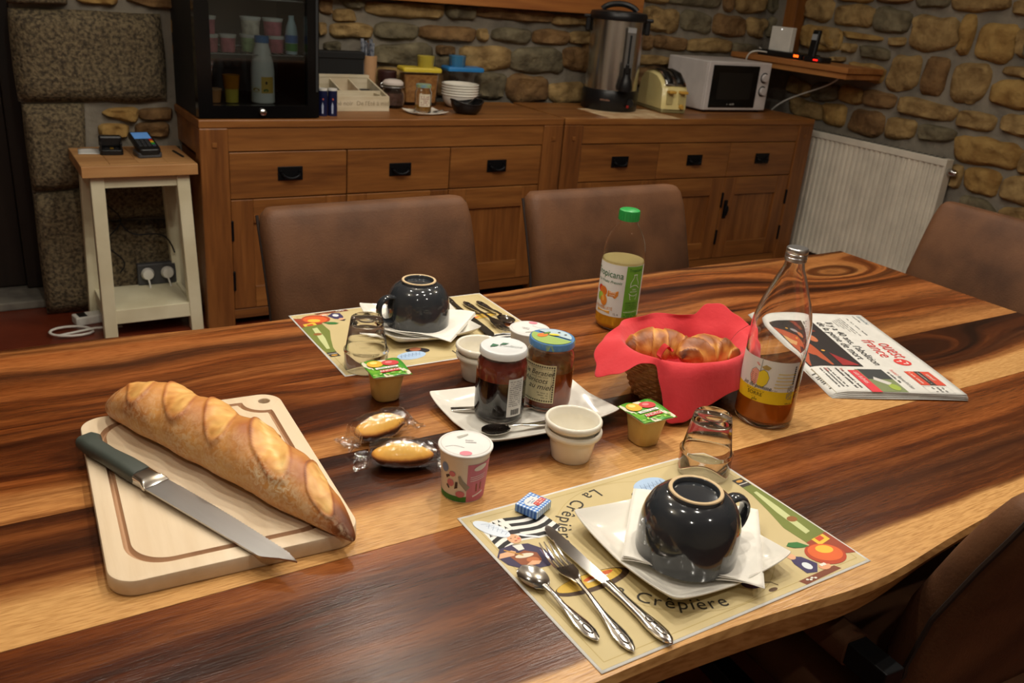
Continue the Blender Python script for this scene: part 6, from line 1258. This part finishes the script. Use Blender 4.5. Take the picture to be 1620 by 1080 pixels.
def croissant(label, loc, rot, seed, bend=1.0):
    L_, nS, nR = 0.135, 84, 30; vs = []; bk = []; rings = []
    for i in range(nS+1):
        u = -1+2*i/nS; th = bend*u*1.05; x = 0.062*math.sin(th)*1.25; y = -0.030*(1-math.cos(th))*1.6
        tang = Vector((math.cos(th), -math.sin(th)*0.9, 0)).normalized(); nrm = Vector((-tang.y, tang.x, 0))
        base = 0.0275*(1-abs(u)**1.9)**0.8+0.0060*(1-abs(u)**8)
        ring = []
        for j in range(nR):
            a = 2*math.pi*j/nR; tw = (abs(u)*2.1+0.42*math.sin(a+seed)+0.25*mnoise.noise(Vector((u*3,a*0.6,seed)))+0.4) % 1.0; lay = 0.0040*(1-tw)
            rr = max(0.002, base+lay*(1-abs(u)**6)+0.0034*mnoise.noise(Vector((u*5, math.cos(a)*1.5, math.sin(a)*1.5+seed)))+0.0009*mnoise.noise(Vector((u*30, math.cos(a)*7, math.sin(a)*7+seed))))
            ring.append((x+nrm.x*rr*math.cos(a), y+nrm.y*rr*math.cos(a), 0.80*rr*math.sin(a)+0.027))
            bk.append(0.26+0.32*max(0,math.sin(a))+0.22*(1-tw)*max(0,math.sin(a))+0.35*abs(u)**4-0.22*max(0,(tw-0.6)/0.4)+0.25*mnoise.noise(Vector((u*4,a,seed*3)))-0.20*max(0,-math.cos(a)))
        rings.append(ring)
    o = MB().rings(rings).build('croissant', m_cro, None, loc, rot, angle=180)
    at = o.data.attributes.new('bake','FLOAT','POINT'); at.data.foreach_set('value', bk)
    o.scale = (0.84,0.84,0.88); return tag(o, label, 'croissant', 'croissants in the basket')
croissant('golden croissant at the back left of the red-lined basket', (0.962,1.012,T+0.062), (R_(22),R_(-4),R_(-30)), 1.0)
croissant('darker browned croissant at the front right of the basket', (1.016,0.958,T+0.063), (R_(20),R_(4),R_(-12)), 5.0)

# ------------------------------------------------------------------ cutting board, baguette, bread knife
m_maple = wood_mat('maple_board', (226,207,180), (219,198,168), (207,182,148), 'y', 0.8, 0.5)
bt = thing('cutting_board', 'pale maple cutting board with a juice groove and hanging hole', 'cutting board', (0.2185,1.002,T), R_(-3.0))
BW, BL = 0.272, 0.390
def board():
    hx, hy, hr = BW/2-0.025, BL/2-0.025, 0.0085; NC = 30
    def ring(d, z, Rg=None):
        r = 0.030 if d < 0.01 else 0.046-(d-0.020)*0.6
        o = []
        for x, y in rrect(BW-2*d, BL-2*d, r, NC):
            if Rg:
                q = math.hypot(x-hx, y-hy)
                if q < Rg: x, y = hx+(x-hx)*Rg/q, hy+(y-hy)*Rg/q
            o.append((x, y, z))
        # spread points along the straight sides so the dent round the hole stays smooth
        n = len(o); dense = []
        for k in range(n):
            dense.append(o[k])
            if (k+1) % (NC+1) == 0:
                a_, b_ = o[k], o[(k+1) % n]
                for j in range(1, 80):
                    x, y = a_[0]+(b_[0]-a_[0])*j/80, a_[1]+(b_[1]-a_[1])*j/80
                    if Rg:
                        q = math.hypot(x-hx, y-hy)
                        if q < Rg: x, y = hx+(x-hx)*Rg/q, hy+(y-hy)*Rg/q
                    dense.append((x, y, z))
        return dense
    G = 0.031
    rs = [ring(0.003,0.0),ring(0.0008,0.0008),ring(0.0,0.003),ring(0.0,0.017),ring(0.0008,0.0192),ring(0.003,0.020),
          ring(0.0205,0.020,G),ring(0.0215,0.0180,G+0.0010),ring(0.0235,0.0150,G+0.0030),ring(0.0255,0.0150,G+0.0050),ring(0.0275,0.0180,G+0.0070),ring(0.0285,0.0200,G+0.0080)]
    n = len(rs[0]); mb = MB().rings(rs[:7], False, False)
    # open the top strip round the hanging hole and re-join it to the hole
    def near(i): x, y, z = rs[6][i]; return math.hypot(x-hx, y-hy) < G+0.0015
    idx = [i for i in range(n) if near(i)]
    st = next(i for i in idx if (i-1) % n not in idx); seq = [st]
    while (seq[-1]+1) % n in idx: seq.append((seq[-1]+1) % n)
    kill = set((5*n+i, 5*n+(i+1) % n) for i in seq[:-1])
    mb.f = [f for f in mb.f if not (len(f) == 4 and (f[0], f[1]) in kill)]
    loop = [rs[5][i] for i in seq]+[rs[6][i] for i in reversed(seq)]; fine = []
    for p, q in zip(loop, loop[1:]+loop[:1]):
        nn = max(1, int(math.hypot(p[0]-q[0], p[1]-q[1])/0.002)); fine += [(p[0]+(q[0]-p[0])*k/nn, p[1]+(q[1]-p[1])*k/nn, 0.020) for k in range(nn)]
    def onhole(x, y, z, d=0.0): q = math.hypot(x-hx, y-hy); return (hx+(x-hx)/q*(hr+d), hy+(y-hy)/q*(hr+d), z)
    m = len(fine); R1 = [onhole(x, y, 0.020, 0.0008) for x, y, z in fine]; R2 = [onhole(x, y, 0.0192) for x, y, z in fine]; R3 = [onhole(x, y, 0.0) for x, y, z in fine]
    mb.rings([fine, R1, R2, R3], False, False)
    inner = rs[11]; mb.poly(inner)
    mb.build('board_body', m_maple, bt, angle=30)
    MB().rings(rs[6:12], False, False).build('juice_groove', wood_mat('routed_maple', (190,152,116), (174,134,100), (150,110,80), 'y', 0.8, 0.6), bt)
board()
m_bag = bake_mat('baguette_crust', [(0.0,(240,214,150)),(0.25,(228,180,104)),(0.5,(208,146,76)),(0.75,(170,100,46)),(1.0,(104,54,24))], 38)
def flour_layer(m):
    nt = m.node_tree; b = nt.nodes['Principled BSDF']; N = nt.nodes.new; L = nt.links.new
    src = b.inputs['Base Color'].links[0].from_socket; at = N('ShaderNodeAttribute'); at.attribute_name = 'flour'
    tc = N('ShaderNodeTexCoord'); nz = N('ShaderNodeTexNoise'); nz.inputs['Scale'].default_value = 130; nz.inputs['Detail'].default_value = 5; nz.inputs['Distortion'].default_value = 1.5; L(tc.outputs['Object'], nz.inputs['Vector'])
    mu = N('ShaderNodeMath'); mu.operation = 'MULTIPLY'; r = N('ShaderNodeValToRGB'); r.color_ramp.elements[0].position = 0.40; r.color_ramp.elements[1].position = 0.62; L(nz.outputs['Fac'], r.inputs[0]); L(r.outputs[0], mu.inputs[0]); L(at.outputs['Fac'], mu.inputs[1])
    mx = N('ShaderNodeMix'); mx.data_type = 'RGBA'; mx.inputs[7].default_value = lin((226,204,168)); L(mu.outputs[0], mx.inputs[0]); L(src, mx.inputs[6]); L(mx.outputs[2], b.inputs['Base Color'])
    b.inputs['Roughness'].default_value = 0.5
flour_layer(m_bag)
def baguette():
    p0, p1 = Vector((0.136,1.212)), Vector((0.325,0.782)); d = (p1-p0); Ln = d.length; nS, nR = 420, 96
    rings = []; bk = []; fl_ = []
    slashes = [(0.140,0.088),(0.310,0.094),(0.475,0.090),(0.675,0.120),(0.865,0.080)]     # centre along the loaf, half length
    for i in range(nS+1):
        u = i/nS; s = (u-0.5)*Ln
        env = (1-abs(2*u-1)**3.4); tip = min(1.0, min(u, 1-u)/0.10); base = 0.0385*max(0.0, 1-abs(2*u-1)**4.0)**0.55*(0.70+0.30*tip)+0.0035
        if u > 0.5: base *= 1-0.42*((u-0.5)/0.5)**1.7
        base *= 1+0.045*math.sin(u*34+0.5)
        bow = 0.010*math.sin(math.pi*u)*-1; ring = []
        for j in range(nR):
            a = 2*math.pi*j/nR; lat = math.cos(a); up = math.sin(a)
            n1 = mnoise.noise(Vector((u*9, lat*1.2, up*1.2))); n2 = mnoise.noise(Vector((u*46, lat*5, up*5)))
            rr = base*(1+0.05*n1+0.012*n2)
            b_ = 0.48+0.16*max(0,up)+0.16*(1-env)+0.14*n1+0.30*max(0,(u-0.90)/0.10); f_ = max(0.0, lat*0.8-0.15)*1.3*(0.35+0.65*abs(mnoise.noise(Vector((u*6,lat*2,4)))))
            if lat > -0.2: f_ = max(f_, 1.3*math.exp(-((u-0.76)/0.10)**2)*max(0,0.85-abs(a-0.45)))
            if up > -0.1:
                for ci, (c, h) in enumerate(slashes):
                    p = (u-c)/h+0.07*mnoise.noise(Vector((u*8,lat*1.5,ci*3.1))); q = (lat+0.10-0.70*p)/0.60+0.10*mnoise.noise(Vector((u*12,lat*2,9+ci)))
                    k = 1-p*p-q*q
                    if k > 0:
                        k2 = min(1, k*3.2); rr += base*(0.055*k2+0.020*n2*k2)
                        tgt = 0.34+0.14*n2+0.20*max(0,q)-(0.22 if ci == 3 and abs(q) < 0.5 else 0)*max(0,1-abs(q)*2)
                        b_ = b_*(1-k2)+tgt*k2; f_ *= (1-k2)
                        if ci == 3 and k > 0.25: rr -= base*0.10*min(1,(k-0.25)*2.5)*(1-abs(q))
                    if -0.22 < k < 0.22:
                        w_ = 1-abs(k)/0.22; ear = 0.085 if (q > 0.1 or p < -0.4) else 0.028
                        rr += base*ear*w_; b_ += (0.24 if p < -0.2 else 0.13)*w_
            hgt = rr*0.92*up
            ring.append((lat*rr+bow, s, max(hgt+base*0.86, 0.0006) if up < 0 else hgt+base*0.86)); bk.append(b_); fl_.append(min(1,f_))
        rings.append(ring)
    ang = math.atan2(d.y, d.x)-math.pi/2; c = (p0+p1)/2
    o = MB().rings(rings).build('baguette', m_bag, None, (c.x, c.y, T+0.0206), (0,0,ang), angle=180)
    for nme, dat in (('bake',bk),('flour',fl_)):
        at = o.data.attributes.new(nme,'FLOAT','POINT'); at.data.foreach_set('value', dat)
    tag(o, 'crusty golden baguette lying diagonally on the cutting board', 'bread')
baguette()
k0, k1 = (0.086,1.118), (0.246,0.766)
t = thing('bread_knife', 'long serrated bread knife with a grey-green handle on the board', 'knife', (k0[0],k0[1],T+0.0204), toward(k0,k1))
st = []
for s, hw, zc, ht in ((0.0,0.009,0.012,0.005),(0.004,0.0135,0.012,0.009),(0.016,0.0150,0.0125,0.0105),(0.030,0.0125,0.0120,0.0105),(0.060,0.0115,0.0115,0.0100),(0.095,0.0135,0.0115,0.0105),(0.118,0.0140,0.0110,0.0098),(0.128,0.0135,0.0105,0.0090)):
    st.append([(x- (0.004 if s < 0.02 else 0), s, zc+z) for x, z in rrect(2*hw, 2*ht, min(hw,ht)*0.8, 5)])
MB().rings(st).build('handle', M('grey_green_handle',(66,72,66),0.45), t)
MB().rings([[(x, s, 0.0100+z) for x, z in rrect(2*hw, 2*ht, ht*0.6, 4)] for s, hw, ht in ((0.1275,0.0132,0.0085),(0.143,0.0135,0.0070),(0.152,0.0165,0.0045),(0.157,0.0170,0.0016))]).build('bolster', m_cut, t, angle=40)
# +x is the left of the blade seen from the handle; the straight spine faces the loaf side
rg = []
NB = 90
for i in range(NB+1):
    u = i/NB; s = 0.155+0.232*u
    spine = -0.0150+0.004*u
    edge = 0.0165+0.002*math.sin(u*math.pi)-0.003*u + (-0.004*max(0,(u-0.88)/0.12)**2)
    edge += 0.0011*abs(math.sin(i*1.57)) if 0.08 < u < 0.93 else 0
    z = 0.0095-0.0070*u
    if u > 0.84: spine = spine+(edge-0.0006-spine)*((u-0.84)/0.16)**1.15
    rg.append([(-edge, s, z-0.0003),(-spine, s, z-0.0010),(-spine, s, z+0.0012),(-edge, s, z+0.0003)])
MB().rings(rg).build('blade', M('blade_steel',(190,190,190),0.34,metal=1.0,col2=(176,176,176),vs=30,stretch=(1,0.1,1)), t, angle=30)

# ------------------------------------------------------------------ newspaper
nr = Vector((1.473,0.742)); nb = Vector((1.642,1.100)); nl = Vector((1.235,0.830))
U = (nr-nb).normalized(); V = (nr-nl).normalized(); V = (V-U*V.dot(U)).normalized()   # reading direction, page-up direction
PWd, PHt = (nr-nb).length+0.012, 0.258
org = nr-U*PWd-V*PHt           # lower-left corner of the page as read
nt_ = thing('newspaper', 'folded newspaper with red masthead lying at the right of the table', 'newspaper', (org.x, org.y, T), math.atan2(U.y, U.x))
if abs((Vector((-U.y, U.x))-V).length) > 0.1: raise SystemExit('page frame flipped')
m_news = M('newsprint', (206,204,198), 0.8, col2=(198,196,190), vs=40)
def sheet(z, k):
    def fn(u, v):
        x = u*PWd*(1-0.004*k)+0.0015*math.sin(5*v+k); y = v*PHt
        roll = 0.0
        if v < 0.16: roll = -(0.16-v)**2*0.34*0.9
        return (x, y+0.001*math.sin(7*u+k), max(0.0004, z*(1.0 if v > 0.04 else 0.45+v*13)+roll*(z/0.011)+0.0012*math.sin(u*6+v*3)*u))
    return fn
for k in range(5):
    MB().grid(sheet(0.0015+k*0.0022, k), 30, 24).build('page', m_news, nt_, angle=180, solid=0.0006)
topf = sheet(0.0015+4*0.0022, 4)
def npf(x, y, l=0):
    p = topf(x/PWd, y/PHt); return (x, y, p[2]+0.0005+l)
ik = Ink(npf)
ik.fit('masthead',(206,54,50),'ouest',0.166,0.240,0.208,0.026).fit('masthead',(206,54,50),'france',0.150,0.238,0.181,0.026)
ik.fan('masthead_disc',(206,54,50),ell(0.261,0.211,0.0165,0.0165,32),0.0005).line('disc_mark',(232,226,220),[(0.252,0.210),(0.259,0.210),(0.259,0.200)],0.003,0.0008).line('disc_mark',(232,226,220),[(0.260,0.219),(0.269,0.219),(0.269,0.209)],0.003,0.0008)
ik.fit('headline',(30,28,28),"Il y a 40 ans, l'abolition",0.058,0.278,0.146,0.0165).fit('headline',(30,28,28),'de la peine de mort',0.060,0.252,0.125,0.0165)
ik.rect('photo_dark',(36,28,26),0.055,0.012,0.287,0.118,0.0005,nu=20,nv=10)
ik.fan('photo_red',(170,76,40),[(0.090,0.012),(0.120,0.030),(0.160,0.055),(0.205,0.060),(0.282,0.062),(0.284,0.014)],0.0008).fan('photo_tan',(196,150,96),[(0.150,0.014),(0.200,0.036),(0.220,0.024),(0.200,0.013)],0.0010).fan('photo_skin',(186,108,70),ell(0.150,0.074,0.022,0.010,16,0.1),0.0010).fan('photo_grey',(150,140,140),ell(0.120,0.062,0.016,0.008,14,0.5),0.0010).fan('photo_red',(150,34,34),[(0.225,0.078),(0.282,0.112),(0.284,0.078)],0.0010).fan('photo_red',(120,50,30),[(0.060,0.085),(0.115,0.100),(0.118,0.088),(0.062,0.070)],0.0010).polys('photo_gold',(206,150,60),[ell(0.105,0.044,0.005,0.004,10),ell(0.215,0.070,0.004,0.004,10),ell(0.175,0.045,0.005,0.004,10)],0.0011)
for k in range(5): ik.polys('body_text',(124,122,120),squiggle(0.030+0.004*k,0.130-0.012*k,0.192-k*0.0062,0.0030,24),0.0006)
ik.polys('body_text',(100,100,100),squiggle(0.030,0.125,0.208,0.0034,26),0.0006); ik.fit('body_text_blue',(120,140,150),'dimanche',0.010,0.060,0.240,0.009).polys('body_text',(110,110,110),squiggle(0.012,0.050,0.230,0.004,9),0.0006)
ik.rect('advert_red',(206,72,50),0.306,0.188,0.367,0.238,0.0005,nu=8,nv=4).rect('advert_dark',(60,54,50),0.306,0.207,0.367,0.219,0.0007,nu=8,nv=1).fit('advert_text',(236,226,214),'samedi',0.318,0.345,0.224,0.008,0.0008).polys('advert_text',(236,206,196),squiggle(0.312,0.362,0.194,0.005,16),0.0008).polys('advert_text',(190,180,170),squiggle(0.312,0.362,0.211,0.003,18),0.0009)
ik.rect('photo_green',(120,130,90),0.300,0.092,0.400,0.146,0.0005,nu=10,nv=6).rect('photo_shade',(56,58,58),0.300,0.098,0.345,0.146,0.0007,nu=8,nv=4).fan('photo_light',(200,196,190),[(0.335,0.112),(0.362,0.134),(0.372,0.124),(0.348,0.106)],0.0009).fan('photo_lime',(150,170,70),ell(0.380,0.130,0.014,0.010,14),0.0009).rect('photo_banner',(206,56,66),0.306,0.076,0.402,0.096,0.0009,nu=8,nv=2).fit('advert_text',(240,226,222),'LES ÉLÈVES',0.315,0.365,0.083,0.008,0.0012)
ik.fit('subhead_red',(206,70,60),'Football',0.300,0.325,0.162,0.007).fit('subhead',(60,58,58),'Rennes finit bien',0.330,0.385,0.161,0.008).polys('subhead',(70,68,68),squiggle(0.300,0.360,0.151,0.005,16),0.0006)
for k in range(2):
    ik.polys('subhead',(60,58,58),squiggle(0.297,0.385,0.064-k*0.009,0.005,22),0.0006); ik.fit('subhead_red',(206,70,60),'Santé',0.297,0.312,0.064-k*0.030,0.006)
for k in range(3): ik.polys('subhead',(90,88,88),squiggle(0.297,0.380,0.040-k*0.0075,0.004,24),0.0006)
ik.line('box_line',(160,158,154),[(0.372,0.188),(0.372,0.236),(0.400,0.236),(0.400,0.188),(0.372,0.188)],0.0008,0.0006).polys('body_text',(120,118,116),squiggle(0.376,0.396,0.222,0.005,5)+squiggle(0.376,0.396,0.212,0.005,5)+squiggle(0.376,0.396,0.202,0.005,5),0.0006)
ik.rect('fold_photo',(150,140,116),0.295,0.001,0.400,0.012,0.0005,nu=10,nv=2).polys('fold_print',(70,66,60),squiggle(0.300,0.398,0.002,0.009,14),0.0007)
ik.build(nt_)
